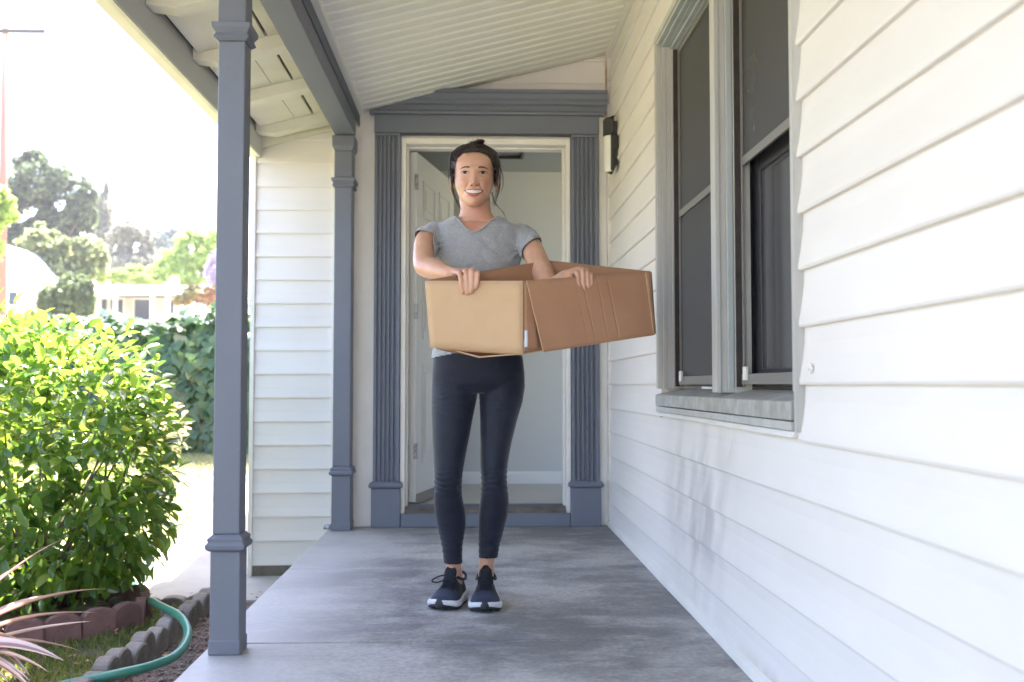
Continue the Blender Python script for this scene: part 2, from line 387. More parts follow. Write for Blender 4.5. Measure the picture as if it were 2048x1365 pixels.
# flat white boards beside the pilasters
MB().box(-.785, -.568, YW - .028, YW + .02, .002, 2.34).build('flat_board', M['trim'], back, bevel=.003)
MB().box(.700, XW - .024, YW - .028, YW + .02, .002, 2.36).build('flat_board', M['trim'], back, bevel=.003)
# pilasters with flutes on plinths
def pilaster(x0, x1):
    p = empty('pilaster', ((x0 + x1) / 2, YW, 0)); p.parent = back; p.location = (p.location.x, 0, 0)
    zb, zt = .245, 2.195; n = 5; wd = (x1 - x0); fl = wd / (n + .9)
    pr = [(x0, YW + .02), (x0, YW - .052)]
    m = (wd - n * fl * .96) / 2
    for i in range(n):
        a = x0 + m + i * fl * .96; c = a + fl * .72
        a += fl * .12
        pr += [(a, YW - .052), (a + .0035, YW - .039), (c - .0035, YW - .039), (c, YW - .052)]
    pr += [(x1, YW - .052), (x1, YW + .02)]
    MB().extr(pr, zb, zt, 'z').build('fluted_board', M['grey'], p, bevel=.0012)
    MB().box(x0 - .008, x1 + .008, YW - .066, YW + .02, .0, .216).build('plinth', M['grey'], p, bevel=.005)
    c0, c1 = x0 - .008, x1 + .008
    def rr(e, z): return [(c0 - e, YW - .066 - e, z), (c1 + e, YW - .066 - e, z), (c1 + e, YW + .01, z), (c0 - e, YW + .01, z)]
    MB().rings([rr(.0, .2165), rr(.012, .224), rr(.014, .236), rr(.006, .248), rr(-.006, .254)]).build('plinth_cap', M['grey'], p, bevel=.002)
    MB().box(x0 + .0, x1 - .0, YW - .053, YW + .02, zt + .001, zt + .018).build('pilaster_cap', M['grey'], p, bevel=.003)
    return p
for p, (x0, x1) in zip(range(2), ((-.570, -.424), (.540, .696))): pilaster(x0, x1)
# header: frieze and cornice
MB().box(-.572, .700, YW - .058, YW + .02, 2.2145, 2.318).build('frieze', M['grey'], back, bevel=.003)
pr = [(YW + .02, 2.319), (YW - .068, 2.319), (YW - .072, 2.334), (YW - .060, 2.342), (YW - .060, 2.372), (YW - .076, 2.378), (YW - .082, 2.392), (YW - .094, 2.404), (YW - .098, 2.430), (YW - .112, 2.438), (YW - .114, 2.452), (YW + .02, 2.455)]
MB().extr(pr, -.60, XW - .026, 'x').build('cornice', M['grey'], back, bevel=.0015)
# door frame, threshold, step
b = MB(); DX0, DX1 = -.421, .537
b.box(DX0, DX0 + .026, YW - .035, YW + .139, .075, 2.19); b.box(DX1 - .026, DX1, YW - .035, YW + .139, .075, 2.19); b.box(DX0 + .0265, DX1 - .0265, YW - .035, YW + .139, 2.155, 2.19)
b.box(DX0 + .0265, DX0 + .038, YW + .03, YW + .10, .10, 2.154); b.box(DX1 - .038, DX1 - .0265, YW + .03, YW + .10, .10, 2.154); b.box(DX0 + .0385, DX1 - .0385, YW + .03, YW + .10, 2.143, 2.154)
b.build('door_frame', M['trim'], back, bevel=.002)
MB().box(-.4145, .5305, YW - .062, YW + .10, .0, .0745).build('door_step', M['grey'], back, bevel=.006)
MB().extr([(YW - .055, .076), (YW + .13, .076), (YW + .13, .108), (YW + .02, .108), (YW - .04, .088)], DX0 + .0265, DX1 - .0265, 'x').build('threshold', mat('worn_threshold', (.17, .145, .13), .6, var=(.10, .08, .07), vscale=12), back, bevel=.002)
MB().box(DX0 + .04, DX1 - .04, YW + .03, YW + .07, .1085, .116).build('threshold_strip', mat('blue_grey_strip', (.08, .11, .17), .5), back)
# open door, hinged on the left
door = empty('door', (DX0 + .04, YW + .10, .118)); door.parent = back; door.location = (DX0 + .04, .10, .118)
dd = Vector((math.sin(R(12.5)), math.cos(R(12.5)), 0)); dn = Vector((dd.y, -dd.x, 0))   # along the leaf, and towards the room's right
def dbox(u0, u1, n0, n1, z0, z1):
    V = []
    for z in (z0, z1):
        for (u, n) in ((u0, n0), (u1, n0), (u1, n1), (u0, n1)):
            p = Vector((DX0 + .04, YW + .10, .118)) + dd * u + dn * n; V.append((p.x, p.y, z + .118))
    return V, [(0, 3, 2, 1), (4, 5, 6, 7), (0, 1, 5, 4), (1, 2, 6, 5), (2, 3, 7, 6), (3, 0, 4, 7)]
def dpart(name, boxes, m, bevel=.003):
    b = MB()
    for q in boxes: b.add(*dbox(*q))
    return b.build(name, m, door, bevel=bevel)
dpart('door_leaf', [(0, .90, 0, .042, .004, 2.02)], M['door'])
for (u0, u1) in ((.13, .40), (.50, .77)):
    for (z0, z1) in ((.22, .80), (.94, 1.55), (1.66, 1.88)):
        dpart('door_panel', [(u0, u1, .0425, .050, z0, z0 + .02), (u0, u1, .0425, .050, z1 - .02, z1), (u0, u0 + .02, .0425, .050, z0 + .0205, z1 - .0205), (u1 - .02, u1, .0425, .050, z0 + .0205, z1 - .0205), (u0 + .05, u1 - .05, .0425, .049, z0 + .05, z1 - .05)], M['door'], .003)
dpart('sweep', [(0.0, .90, .0425, .046, -.008, .05)], mat('door_sweep', (.20, .19, .17), .6))
dpart('handle', [(.82, .86, .0425, .095, .93, .97)], M['blackp'], .008); dpart('deadbolt', [(.82, .86, .0425, .07, 1.08, 1.12)], M['blackp'], .008)
for zz in (.25, 1.05, 1.8): dpart('hinge', [(-.012, .012, .03, .05, zz, zz + .09)], M['steel'])

# hallway behind the door
room = empty('hallway', kind='structure')
RZ = 2.29; RY = 6.98
MB().box(-.62, 3.4, YW + .142, RY, .06, .104).build('hall_floor', M['tile'], room)
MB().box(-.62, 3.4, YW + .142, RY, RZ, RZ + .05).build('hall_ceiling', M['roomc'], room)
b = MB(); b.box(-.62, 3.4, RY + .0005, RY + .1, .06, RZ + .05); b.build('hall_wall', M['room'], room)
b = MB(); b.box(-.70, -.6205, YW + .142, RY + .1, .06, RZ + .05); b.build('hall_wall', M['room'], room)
b = MB(); b.box(3.4005, 3.5, YW + .142, RY + .1, .06, 1.0); b.box(3.4005, 3.5, YW + .142, RY + .1, 2.0, RZ + .05); b.build('hall_wall', M['room'], room)  # unseen opening left in this end wall to let daylight in
b = MB(); b.box(.56, 1.25, YW + .1405, YW + .1415, .06, 2.285);  b.build('hall_wall', M['room'], room)
b = MB().extr([(RY - .012, .1045), (RY, .1045), (RY, .19), (RY - .006, .19), (RY - .012, .175)], -.61, 3.39, 'x'); b.build('baseboard', M['door'], room, bevel=.001)
p = at(1020, 300, Z=RZ)
b = MB(); b.box(p.x - .16, p.x + .09, p.y - .18, p.y - .16, RZ - .03, RZ - .0005); b.box(p.x - .16, p.x + .09, p.y + .12, p.y + .14, RZ - .03, RZ - .0005)
b.box(p.x - .16, p.x - .14, p.y - .159, p.y + .119, RZ - .03, RZ - .0005); b.box(p.x + .07, p.x + .09, p.y - .159, p.y + .119, RZ - .03, RZ - .0005)
vent = empty('ceiling_light', (p.x, p.y, RZ), label='dark square-framed light on the hallway ceiling above the woman', cat='ceiling light')
b.build('frame', M['blackp'], vent, bevel=.003)
MB().box(p.x - .1395, p.x + .0695, p.y - .1585, p.y + .1185, RZ - .012, RZ - .001).build('panel', mat('dull_glass', (.20, .20, .21), .3), vent)

# ================================================================ porch roof
roof = empty('porch_roof', label='white board-ceilinged porch roof sloping from the house down to its grey beam and eave', cat='porch roof')
RY0 = -2.3  # roof carried on unseen past the camera to dim the near wall
XB0, XB1 = -.776, -.660
def sl(x, up=0): return ceil_z(x) + up
pw = .0945; x0, x1 = -.640, XW - .03
prof = [(0, .010), (.004, .0035), (.016, .0), (pw - .022, .0022), (pw - .004, .0042), (pw, .010)]
V = []
for x in (x0, x1):
    for (y, zz) in prof: V.append((x, y, sl(x, zz)))
F = [(i, i + 1, i + 7, i + 6) for i in range(5)] + [(5, 0, 6, 11), (0, 5, 4, 3, 2, 1), (6, 7, 8, 9, 10, 11)]
y = YW - .02 - pw; first = None
while y > RY0:
    if first is None:
        first = mesh('ceiling_board', V, F, M['ceil'], roof); first.location = (0, y, 0)
    else: dup(first, roof, (0, y, 0))
    y -= pw
MB().extr([(x0 - .019, sl(x0) - .012), (x0 + .012, sl(x0) - .009), (x0 + .012, sl(x0) + .02), (x0 - .019, sl(x0) + .02)], RY0, YW - .02, 'y').build('edge_trim', M['ceil'], roof, bevel=.002)
# deck / shingles above everything
def slab_xz(pts, y0, y1): return MB().extr(pts, y0, y1, 'y')
slab_xz([(-1.234, sl(-1.234, .045)), (XW + 2.6, sl(XW + 2.6, .045)), (XW + 2.6, sl(XW + 2.6, .16)), (-1.234, sl(-1.234, .10))], RY0 - .1, 9.5).build('roof_deck', M['roof'], roof)
slab_xz([(.35, 3.02), (XW + 2.6, 3.5), (XW + 2.6, 3.6), (.35, 3.10)], -4.5, RY0 - .11).build('roof_deck', M['roof'], roof)
# beam: wide lower member with a set-back upper face
zb = 2.165
beam = MB().box(XB0, XB1 - .002, RY0, YW - .17, zb, 2.325).build('beam', M['grey'], roof, bevel=.005)
MB().box(XB1 - .0015, XB1 + .004, RY0, YW - .03, zb + .085, 2.315).build('beam_facing', mat('grey_dark', (.085, .10, .135), .5), roof, bevel=.002)  # darker grey sheet over the beam's inner face
# eave soffit: rafters, panels and fascia
XE = -1.235
for i in range(-9, 4):
    yy = 3.64 + .61 * i
    if yy < RY0: continue
    xa, xb = XE + .028, XB0 - .002; h = .085
    z_ = lambda x, u=0: sl(x, .04 + u)
    V = [(xa, yy, z_(xa)), (xb, yy, z_(xb)), (xb, yy, z_(xb) - h), (xa + .10, yy, z_(xa + .10) - h), (xa + .0, yy, z_(xa) - h * .55)]
    V2 = [(a, c + .088, d) for a, c, d in V]
    F = [(0, 1, 2, 3, 4), (9, 8, 7, 6, 5)] + [(i_, (i_ + 1) % 5 + 0, (i_ + 1) % 5 + 5, i_ + 5) for i_ in range(5)]
    MB().add(V + V2, F).build('rafter', M['soffit'], roof, bevel=.003)
    # panels between the rafters, with dark slots at both ends
    y0, y1 = yy + .0885, yy + .6095
    if y1 > YW: y1 = YW - .012
    if y1 - y0 < .05: continue
    for (xa, xb, u) in ((XE + .05, -.995, .0), (-.992, -.90, .0), (-.888, XB0 - .001, 0)):
        V = [(xa, y0, sl(xa, .012)), (xb, y0, sl(xb, .012)), (xb, y1, sl(xb, .012)), (xa, y1, sl(xa, .012))]
        V += [(a, c, d + .012) for a, c, d in V]
        MB().add(V, [(0, 3, 2, 1), (4, 5, 6, 7), (0, 1, 5, 4), (1, 2, 6, 5), (2, 3, 7, 6), (3, 0, 4, 7)]).build('soffit_panel', M['soffit'], roof, bevel=.0015)
zf = sl(XE) + .055
MB().box(XE, XE + .022, RY0, YW - .03, zf - .16, zf).build('fascia', M['soffit'], roof, bevel=.002)
MB().box(XE + .0225, XE + .026, RY0, YW - .03, zf - .155, zf - .035).build('fascia_back', mat('fascia_back', (.60, .60, .56), .6), roof)
MB().extr([(XE - .058, zf - .145), (XE - .001, zf - .155), (XE - .001, zf + .0), (XE - .07, zf + .0)], RY0, YW + 1, 'y').build('gutter', M['soffit'], roof, bevel=.004)
b = MB().extr([(-1.235, sl(-1.235) - .06), (-.78, sl(-.78) - .055), (-.78, sl(-.78) + .011), (-1.235, sl(-1.235) + .011)], YW - .034, YW - .012, 'y'); b.build('frieze_board', M['soffit'], roof, bevel=.002)

# ================================================================ porch posts
def post(name, xc, yc, w_, d_, collars, label, zt=2.163):
    p = empty(name, (xc, yc, 0), label=label, cat='post', group='grey porch posts')
    h, g = w_ / 2, d_ / 2
    def rr(e, z): return [(xc - h - e, yc - g - e, z), (xc + h + e, yc - g - e, z), (xc + h + e, yc + g + e, z), (xc - h - e, yc + g + e, z)]
    zl, zu = collars
    MB().rings([rr(.004, .0), rr(.004, .04), rr(.001, .045), rr(.001, zl - .018)]).build('base', M['grey'], p, bevel=.004)
    MB().rings([rr(.001, zl - .0175), rr(.013, zl - .010), rr(.015, zl + .002), rr(.008, zl + .010), rr(.010, zl + .020), rr(-.003, zl + .032)]).build('collar', M['grey'], p, bevel=.0015)
    MB().rings([rr(-.003, zl + .0325), rr(-.003, zu - .0305)]).build('shaft', M['grey'], p, bevel=.004)
    MB().rings([rr(-.002, zu - .03), rr(.010, zu - .020), rr(.004, zu - .006), rr(.014, zu + .008), rr(.015, zu + .022), rr(-.001, zu + .026)]).build('collar', M['grey'], p, bevel=.0015)
    MB().rings([rr(-.001, zu + .0265), rr(-.001, zt - .085)]).build('neck', M['grey'], p, bevel=.004)
    MB().rings([rr(-.001, zt - .0845), rr(.010, zt - .06), rr(.012, zt - .001)]).build('capital', M['grey'], p, bevel=.003)
    return p
post('porch_post', -.734, 3.035, .086, .086, (.318, 1.855), 'tall grey square post standing free at the open edge of the porch')
post('porch_post', -.728, YW - .115, .100, .13, (.315, 1.905), 'slimmer grey half post against the white wall, left of the doorway')

# ================================================================ wall lamp
lp = at(1217, 300, X=XW - .055)
lamp = empty('wall_lamp', (XW, lp.y, 1.95), label='black outdoor wall light with a white diffuser on the side wall near the door', cat='wall lamp')
z0, z1 = 1.935, 2.225; yc = lp.y
def arc(r, z, a0=90, a1=270, n=12, cx=XW - .035): return [(cx + r * math.cos(R(a0 + (a1 - a0) * i / n)), yc + r * math.sin(R(a0 + (a1 - a0) * i / n)), z) for i in range(n + 1)]
MB().box(XW - .034, XW - .012, yc - .05, yc + .05, z0 + .03, z1 - .02).build('back_plate', M['blackp'], lamp, bevel=.006)
b = MB(); ring = lambda r, z: arc(r, z) + [(XW - .030, yc + r, z), (XW - .030, yc - r, z)][::1]
b.rings([ring(.046, z1 - .095), ring(.05, z1 - .09), ring(.05, z1 - .012), ring(.044, z1)])
b.build('cap', M['blackp'], lamp, bevel=.002)
b = MB(); b.rings([ring(.030, z0 - .002), ring(.040, z0 + .004), ring(.043, z0 + .02), ring(.043, z1 - .0955)]); b.build('diffuser', M['diff'], lamp, smooth=False, bevel=.002)
MB().box(XW - .06, XW - .030, yc + .032, yc + .052, z0 + .01, z1 - .0955).build('side_guard', M['blackp'], lamp, bevel=.004)
MB().box(XW - .05, XW - .0305, yc - .056, yc - .0445, z0 + .0, z1 - .0955).build('side_guard', M['blackp'], lamp, bevel=.004)
b = MB()
for zz in (z0 + .08, z0 + .13, z0 + .20): b.tube([(XW - .02, yc - .05, zz), (XW - .02, yc - .066, zz)], .010, 8)
b.build('terminals', M['blackp'], lamp)['kind'] = 'stuff'
# cable down the corner
b = MB(); pts = [(XW - .027, YW - .035, 2.66), (XW - .026, YW - .04, 2.5), (XW - .03, YW - .045, 2.42), (XW - .05, YW - .05, 2.33), (XW - .05, yc + .10, 2.26), (XW - .035, yc, 2.226)]
c_ = b.tube(pts, .005, 6).build('cable', mat('old_cable', (.55, .42, .28), .6, var=(.25, .13, .07), vscale=20)); tag(c_, 'thin stained cable running down the wall corner to the lamp', 'cable')
b = MB(); pts = [(XW - .024, YW - .036, 1.90), (XW - .026, YW - .037, 1.2), (XW - .024, YW - .036, .05)]
# nail hook by the window corner
hk = at(1624, 737, X=XW - .012); b = MB(); b.tube([(XW - .004, hk.y, hk.z), (XW - .022, hk.y, hk.z)], .0045, 10); b.tube([(XW - .0145, hk.y, hk.z), (XW - .0175, hk.y, hk.z)], .011, 14)
tag(b.build('wall_screw', M['trim']), 'small white screw eye in the siding beside the lower window corner', 'screw')
# metal shoe at the slab edge
p0 = at(668, 1060, Z=.0); b = MB(); b.tube([(p0.x - .055, p0.y, .014), (p0.x + .045, p0.y - .01, .012)], .012, 8); b.box(p0.x - .03, p0.x + .03, p0.y - .03, p0.y + .015, .001, .008)
b.tube([(p0.x - .04, p0.y - .012, .016), (p0.x - .02, p0.y - .012, .016)], .015, 8)
tag(b.build('door_catch', M['steel']), 'small worn metal bracket lying at the slab edge by the half post', 'bracket')
# dead leaf specks on the slab
# ================================================================ ground
def gz(x, y):
    t = min(max((y - 6.2) / 4.0, 0), 1); z = -.30 + .40 * t * t * (3 - 2 * t)
    if y > 13: z += (y - 13) * .055
    if y > 60: z += (y - 60) * .09
    return z
def grassmat():
    m = bpy.data.materials.new('lawn'); m.use_nodes = True; t = m.node_tree; N = t.nodes; L = t.links; b = N['Principled BSDF']; b.inputs['Roughness'].default_value = .9
    tc = N.new('ShaderNodeTexCoord')
    n = N.new('ShaderNodeTexNoise'); n.inputs['Scale'].default_value = 1.6; n.inputs['Detail'].default_value = 8; n.inputs['Roughness'].default_value = .7; L.new(tc.outputs['Object'], n.inputs['Vector'])
    r = N.new('ShaderNodeValToRGB'); e = r.color_ramp.elements; e[0].position = .35; e[1].position = .62; e[0].color = (.22, .22, .09, 1); e[1].color = (.48, .42, .26, 1); L.new(n.outputs[0], r.inputs[0])
    L.new(r.outputs[0], b.inputs['Base Color'])
    bp = N.new('ShaderNodeBump'); bp.inputs['Distance'].default_value = .03; n2 = N.new('ShaderNodeTexNoise'); n2.inputs['Scale'].default_value = 40; L.new(tc.outputs['Object'], n2.inputs['Vector']); L.new(n2.outputs[0], bp.inputs['Height']); L.new(bp.outputs[0], b.inputs['Normal'])
    return m
xs = np.concatenate([np.linspace(-260, -12, 16), np.linspace(-10, 12, 45), np.linspace(16, 260, 14)])
ys_ = np.concatenate([np.linspace(-120, -6, 12), np.linspace(-5, 16, 64), np.linspace(20, 330, 40)])
V = [(x, y, gz(x, y) + (.012 * noise.noise(Vector((x * 1.5, y * 1.5, 0))) if abs(x) < 12 and y < 16 else 0)) for y in ys_ for x in xs]
nx = len(xs); F = [(j * nx + i, j * nx + i + 1, (j + 1) * nx + i + 1, (j + 1) * nx + i) for j in range(len(ys_) - 1) for i in range(nx - 1)]
tag(mesh('lawn', V, F, grassmat(), smooth=True), kind='structure')
# the unseen front yard: a drive widened and paled to bounce light
b = MB().box(-9, 7, -16, -2.62, -.34, -.262); tag(b.build('driveway', mat('pale_concrete', (.50, .475, .44), .85, var=(.43, .41, .38), vscale=2, bump=.3, bscale=40)), kind='structure')
# planting bed by the porch, laid dark and wide to cut bounced light
V = []; F = []; nbx, nby = 14, 34
for j in range(nby + 1):
    for i in range(nbx + 1):
        x = -6.2 + 4.9 * i / nbx; y = -2.6 + 7.6 * j / nby; V.append((x, y, -.288 + .010 * noise.noise(Vector((x * 2, y * 2, 4)))))
for j in range(nby):
    for i in range(nbx): a = j * (nbx + 1) + i; F.append((a, a + 1, a + nbx + 2, a + nbx + 1))
tag(mesh('planting_bed', V, F, mat('bed_turf', (.10, .115, .05), .95, var=(.12, .085, .06), vscale=5, bump=1, bscale=50, bdist=.02), smooth=True), kind='structure')
# side path beyond the garden bed
b = MB(); b.add([(-1.86, 5.02, -.34), (-.81, 5.02, -.34), (-.81, YW - .002, -.34), (-1.27, YW - .002, -.34), (-1.27, 9.3, -.34 + .22), (-1.95, 9.3, -.34 + .22),
                 (-1.86, 5.02, -.268), (-.81, 5.02, -.268), (-.81, YW - .002, -.268), (-1.27, YW - .002, -.268), (-1.27, 9.3, .11), (-1.95, 9.3, .11)], [(0, 5, 4, 3, 2, 1), (6, 7, 8, 9, 10, 11)] + [(i, (i + 1) % 6, (i + 1) % 6 + 6, i + 6) for i in range(6)])
V = []; 
for o_ in (b,): pass
tag(b.build('path', M['walk'], bevel=.008), kind='structure')
# soil strip between the edging and the slab
M['soil'] = mat('soil', (.20, .155, .125), .95, var=(.11, .08, .065), vscale=18, bump=1, bscale=60, bdist=.02)
b = MB(); n = 24; V = []; F = []
for i in range(n + 1):
    y = 2.2 + (5.02 - 2.2) * i / n
    for j in range(7):
        x = -1.27 + .47 * j / 6; V.append((x, y, -.282 + .012 * noise.noise(Vector((x * 9, y * 9, 2)))))
for i in range(n):
    for j in range(6): F.append((i * 7 + j, i * 7 + j + 1, (i + 1) * 7 + j + 1, (i + 1) * 7 + j))
tag(mesh('soil_strip', V, F, M['soil'], smooth=True), kind='structure')
# bed soil inside / around ring
b = MB(); V = [(-2.05 + .50 * math.cos(a), 4.66 + .46 * math.sin(a), -.275) for a in np.linspace(0, 2 * math.pi, 25)[:-1]]; V.append((-2.05, 4.66, -.24))
tag(mesh('bed_soil', V, [(i, (i + 1) % 24, 24) for i in range(24)], M['soil'], smooth=True), kind='structure')
# pebbles and litter on the soil
def scatter(base, pos, rot, scale):
    """base (k,3), pos (n,3), rot (n,3,3), scale (n,) or (n,3) -> verts"""
    s = scale[:, None, :] if scale.ndim == 2 else scale[:, None, None]
    return (np.einsum('nij,nkj->nki', rot, base[None] * s) + pos[:, None, :]).reshape(-1, 3)
def rotmats(az, tilt, roll):
    n = len(az); ca, sa, ct, st, cr, sr = np.cos(az), np.sin(az), np.cos(tilt), np.sin(tilt), np.cos(roll), np.sin(roll)
    Z = np.zeros((n, 3, 3)); Z[:, 0, 0] = ca; Z[:, 0, 1] = -sa; Z[:, 1, 0] = sa; Z[:, 1, 1] = ca; Z[:, 2, 2] = 1
    X = np.zeros((n, 3, 3)); X[:, 0, 0] = 1; X[:, 1, 1] = ct; X[:, 1, 2] = -st; X[:, 2, 1] = st; X[:, 2, 2] = ct
    Y = np.zeros((n, 3, 3)); Y[:, 0, 0] = cr; Y[:, 0, 2] = sr; Y[:, 2, 0] = -sr; Y[:, 2, 2] = cr; Y[:, 1, 1] = 1
    return Z @ X @ Y
def inst(base, faces, pos, rot, scale):
    V = scatter(base, pos, rot, scale); k = len(base); n = len(pos)
    F = (np.asarray(faces)[None] + (np.arange(n) * k)[:, None, None]).reshape(-1, len(faces[0])); return V, F
octv = np.array([(1, 0, 0), (-1, 0, 0), (0, 1, 0), (0, -1, 0), (0, 0, .6), (0, 0, -.6)], float); octf = [(0, 2, 4), (2, 1, 4), (1, 3, 4), (3, 0, 4), (2, 0, 5), (1, 2, 5), (3, 1, 5), (0, 3, 5)]
n = 1500; pos = np.stack([RNG.uniform(-1.26, -.82, n), RNG.uniform(2.3, 5, n), RNG.uniform(-.285, -.272, n)], 1)
V, F = inst(octv, octf, pos, rotmats(RNG.uniform(0, 6.28, n), RNG.normal(0, .3, n), RNG.normal(0, .3, n)), RNG.uniform(.003, .012, n))
tag(npmesh('gravel', V, F, mat('pebbles', (.30, .25, .22), .9, var=(.16, .12, .10), vscale=30)), kind='stuff')
# leaf litter: reddish bits
leaf4 = np.array([(0, 0, 0), (.5, .5, .1), (0, 1, 0), (-.5, .5, .1)], float)
n = 260; pos = np.stack([RNG.uniform(-2.4, -.85, n), RNG.uniform(3.0, 5.2, n), RNG.uniform(-.272, -.25, n)], 1)
V, F = inst(leaf4, [(0, 1, 2), (0, 2, 3)], pos, rotmats(RNG.uniform(0, 6.28, n), RNG.normal(0, .35, n), RNG.normal(0, .3, n)), RNG.uniform(.012, .03, n))
tag(npmesh('leaf_litter', V, F, mat('dry_leaf', (.28, .10, .06), .8, var=(.30, .22, .12), vscale=4)), kind='stuff')
# grass blades
blade = np.array([(-.06, 0, 0), (.06, 0, 0), (.03, .12, .6), (0, .42, 1)], float)
def grass(name, n, x0, x1, y0, y1, h0, h1, m, keep=lambda x, y: True):
    P = []
    while len(P) < n:
        x = random.uniform(x0, x1); y = random.uniform(y0, y1)
        if keep(x, y): P.append((x, y, gz(x, y) - .006))
    pos = np.array(P); V, F = inst(blade, [(0, 1, 2), (0, 2, 3)], pos, rotmats(RNG.uniform(0, 6.28, n), RNG.normal(0, .25, n), RNG.normal(0, .2, n)), RNG.uniform(h0, h1, n))
    return tag(npmesh(name, V, F, m), kind='stuff')
M['blade'] = leafmat('grass_blade', (.06, .10, .02), (.20, .22, .07), trans=.4, rough=.5)
clump = lambda x, y: noise.noise(Vector((x * 2.2, y * 2.2, 3))) > -.18
grass('bed_grass', 34000, -3.4, -1.31, 2.2, 5.0, .02, .055, M['blade'], lambda x, y: clump(x, y) and ((x + 2.05) ** 2 + (y - 4.66) ** 2 > .24))
M['blade2'] = leafmat('dry_grass_blade', (.24, .26, .09), (.50, .46, .26), trans=.3, rough=.6)
grass('lawn_grass', 60000, -4.5, -1.9, 5.0, 10, .02, .05, M['blade2'], lambda x, y: x < -1.88 - (y - 5) * .016)

# ================================================================ scalloped edging
def scallop(wd=.15, h=.12, th=.045, sc=1):
    n = 7; pts = [(-wd / 2, 0), (wd / 2, 0)] + [(wd / 2 * math.cos(math.pi * i / n), h * .68 + h * .32 * math.sin(math.pi * i / n)) for i in range(n + 1)]
    k = len(pts); V = [(p, -th / 2, q) for p, q in pts] + [(p, th / 2, q) for p, q in pts]
    return V, [tuple(range(k)), tuple(range(2 * k - 1, k - 1, -1))] + [(i, i + k, (i + 1) % k + k, (i + 1) % k) for i in range(k)]
M['redblk'] = mat('red_edging', (.26, .135, .115), .9, var=(.17, .10, .09), vscale=9, bump=.8, bscale=60, rnd=.18, bdist=.006)
M['greyblk'] = mat('grey_edging', (.27, .25, .225), .92, var=(.15, .125, .105), vscale=8, bump=.9, bscale=50, rnd=.18, bdist=.008)
def edging(name, label, cat, path, wd, m, h, th=.045, grp=None):
    root = empty(name, path[0], label=label, cat=cat); V, F = scallop(wd, h, th); first = None
    for i in range(len(path)):
        p = path[i]; q = path[(i + 1) % len(path)] if i < len(path) - 1 else p; r = path[i - 1] if i else path[0]
        d = Vector(q) - Vector(r); a = math.atan2(d.y, d.x)
        if first is None: o = first = mesh('edging_block', V, F, m, root); md = o.modifiers.new('b', 'BEVEL'); md.width = .006; md.segments = 1; md.limit_method = 'ANGLE'
        else: o = dup(first, root)
        o.location = Vector(p) - Vector(path[0]) + Vector((random.uniform(-.006, .006), random.uniform(-.006, .006), random.uniform(-.012, .008)))
        o.rotation_euler = (random.gauss(0, .05), random.gauss(0, .03), a + random.gauss(0, .05))
    return root
ring = []; nb = 20
for i in range(nb):
    a = 2 * math.pi * i / nb; ring.append((-2.02 + .50 * math.cos(a), 4.66 + .42 * math.sin(a), -.30))
edging('edging_ring', 'ring of reddish scalloped edging blocks around the foot of the big bush', 'edging', ring, .148, M['redblk'], .13)
line = [(-1.285 + .012 * math.sin(y * 3), y, -.30) for y in np.arange(2.75, 5.0, .125)]
edging('edging_row', 'row of grey scalloped edging blocks running toward the camera beside the soil strip', 'edging', line, .122, M['greyblk'], .125, .06)
b = [(x, 5.0, -.305) for x in np.arange(-1.72, -1.30, .125)]
edging('edging_row', 'short low grey edging row between the bed and the side path', 'edging', b, .122, M['greyblk'], .065, .06)

# ================================================================ garden hose
def smooth_path(P, n=10):
    P = [Vector(p) for p in P]; out = []
    for i in range(len(P) - 1):
        p0 = P[max(i - 1, 0)]; p1 = P[i]; p2 = P[i + 1]; p3 = P[min(i + 2, len(P) - 1)]
        for k in range(n):
            t = k / n; out.append(.5 * ((2 * p1) + (-p0 + p2) * t + (2 * p0 - 5 * p1 + 4 * p2 - p3) * t * t + (-p0 + 3 * p1 - 3 * p2 + p3) * t ** 3))
    out.append(P[-1]); return out
M['hose'] = mat('green_hose', (.045, .20, .135), .38, var=(.035, .16, .11), vscale=20, spec=.5)
pts = [at(120, 1372, Z=-.20), at(170, 1362, Z=-.19), at(240, 1347, Z=-.175), at(300, 1333, Z=-.17), at(350, 1312, Z=-.17), at(373, 1282, Z=-.165), at(374, 1256, Z=-.155), at(358, 1232, Z=-.15), at(328, 1216, Z=-.17), at(303, 1203, Z=-.19)]
h1 = MB().tube(smooth_path(pts), .0165, 12); o = h1.build('garden_hose', M['hose'], smooth=True)
pts = [at(303, 1203, Z=-.19), at(285, 1183, Z=-.22), at(262, 1163, Z=-.235), at(240, 1143, Z=-.24), at(214, 1117, Z=-.24)]
o2 = MB().tube(smooth_path(pts), .0085, 8).build('hose_nozzle_line', M['hose'], o, smooth=True)
tag(o, 'green garden hose curving over the grey edging toward the bottom left of the bed', 'hose')
pts = [(-.96, 5.6, -.25), (-.93, 5.3, -.245), (-.90, 5.0, -.235), (-.865, 4.72, -.19), (-.90, 4.45, -.24), (-1.0, 4.2, -.262)]
tag(MB().tube(smooth_path(pts), .016, 10).build('garden_hose', M['hose'], smooth=True), 'short stretch of green hose showing behind the front post against the slab', 'hose')

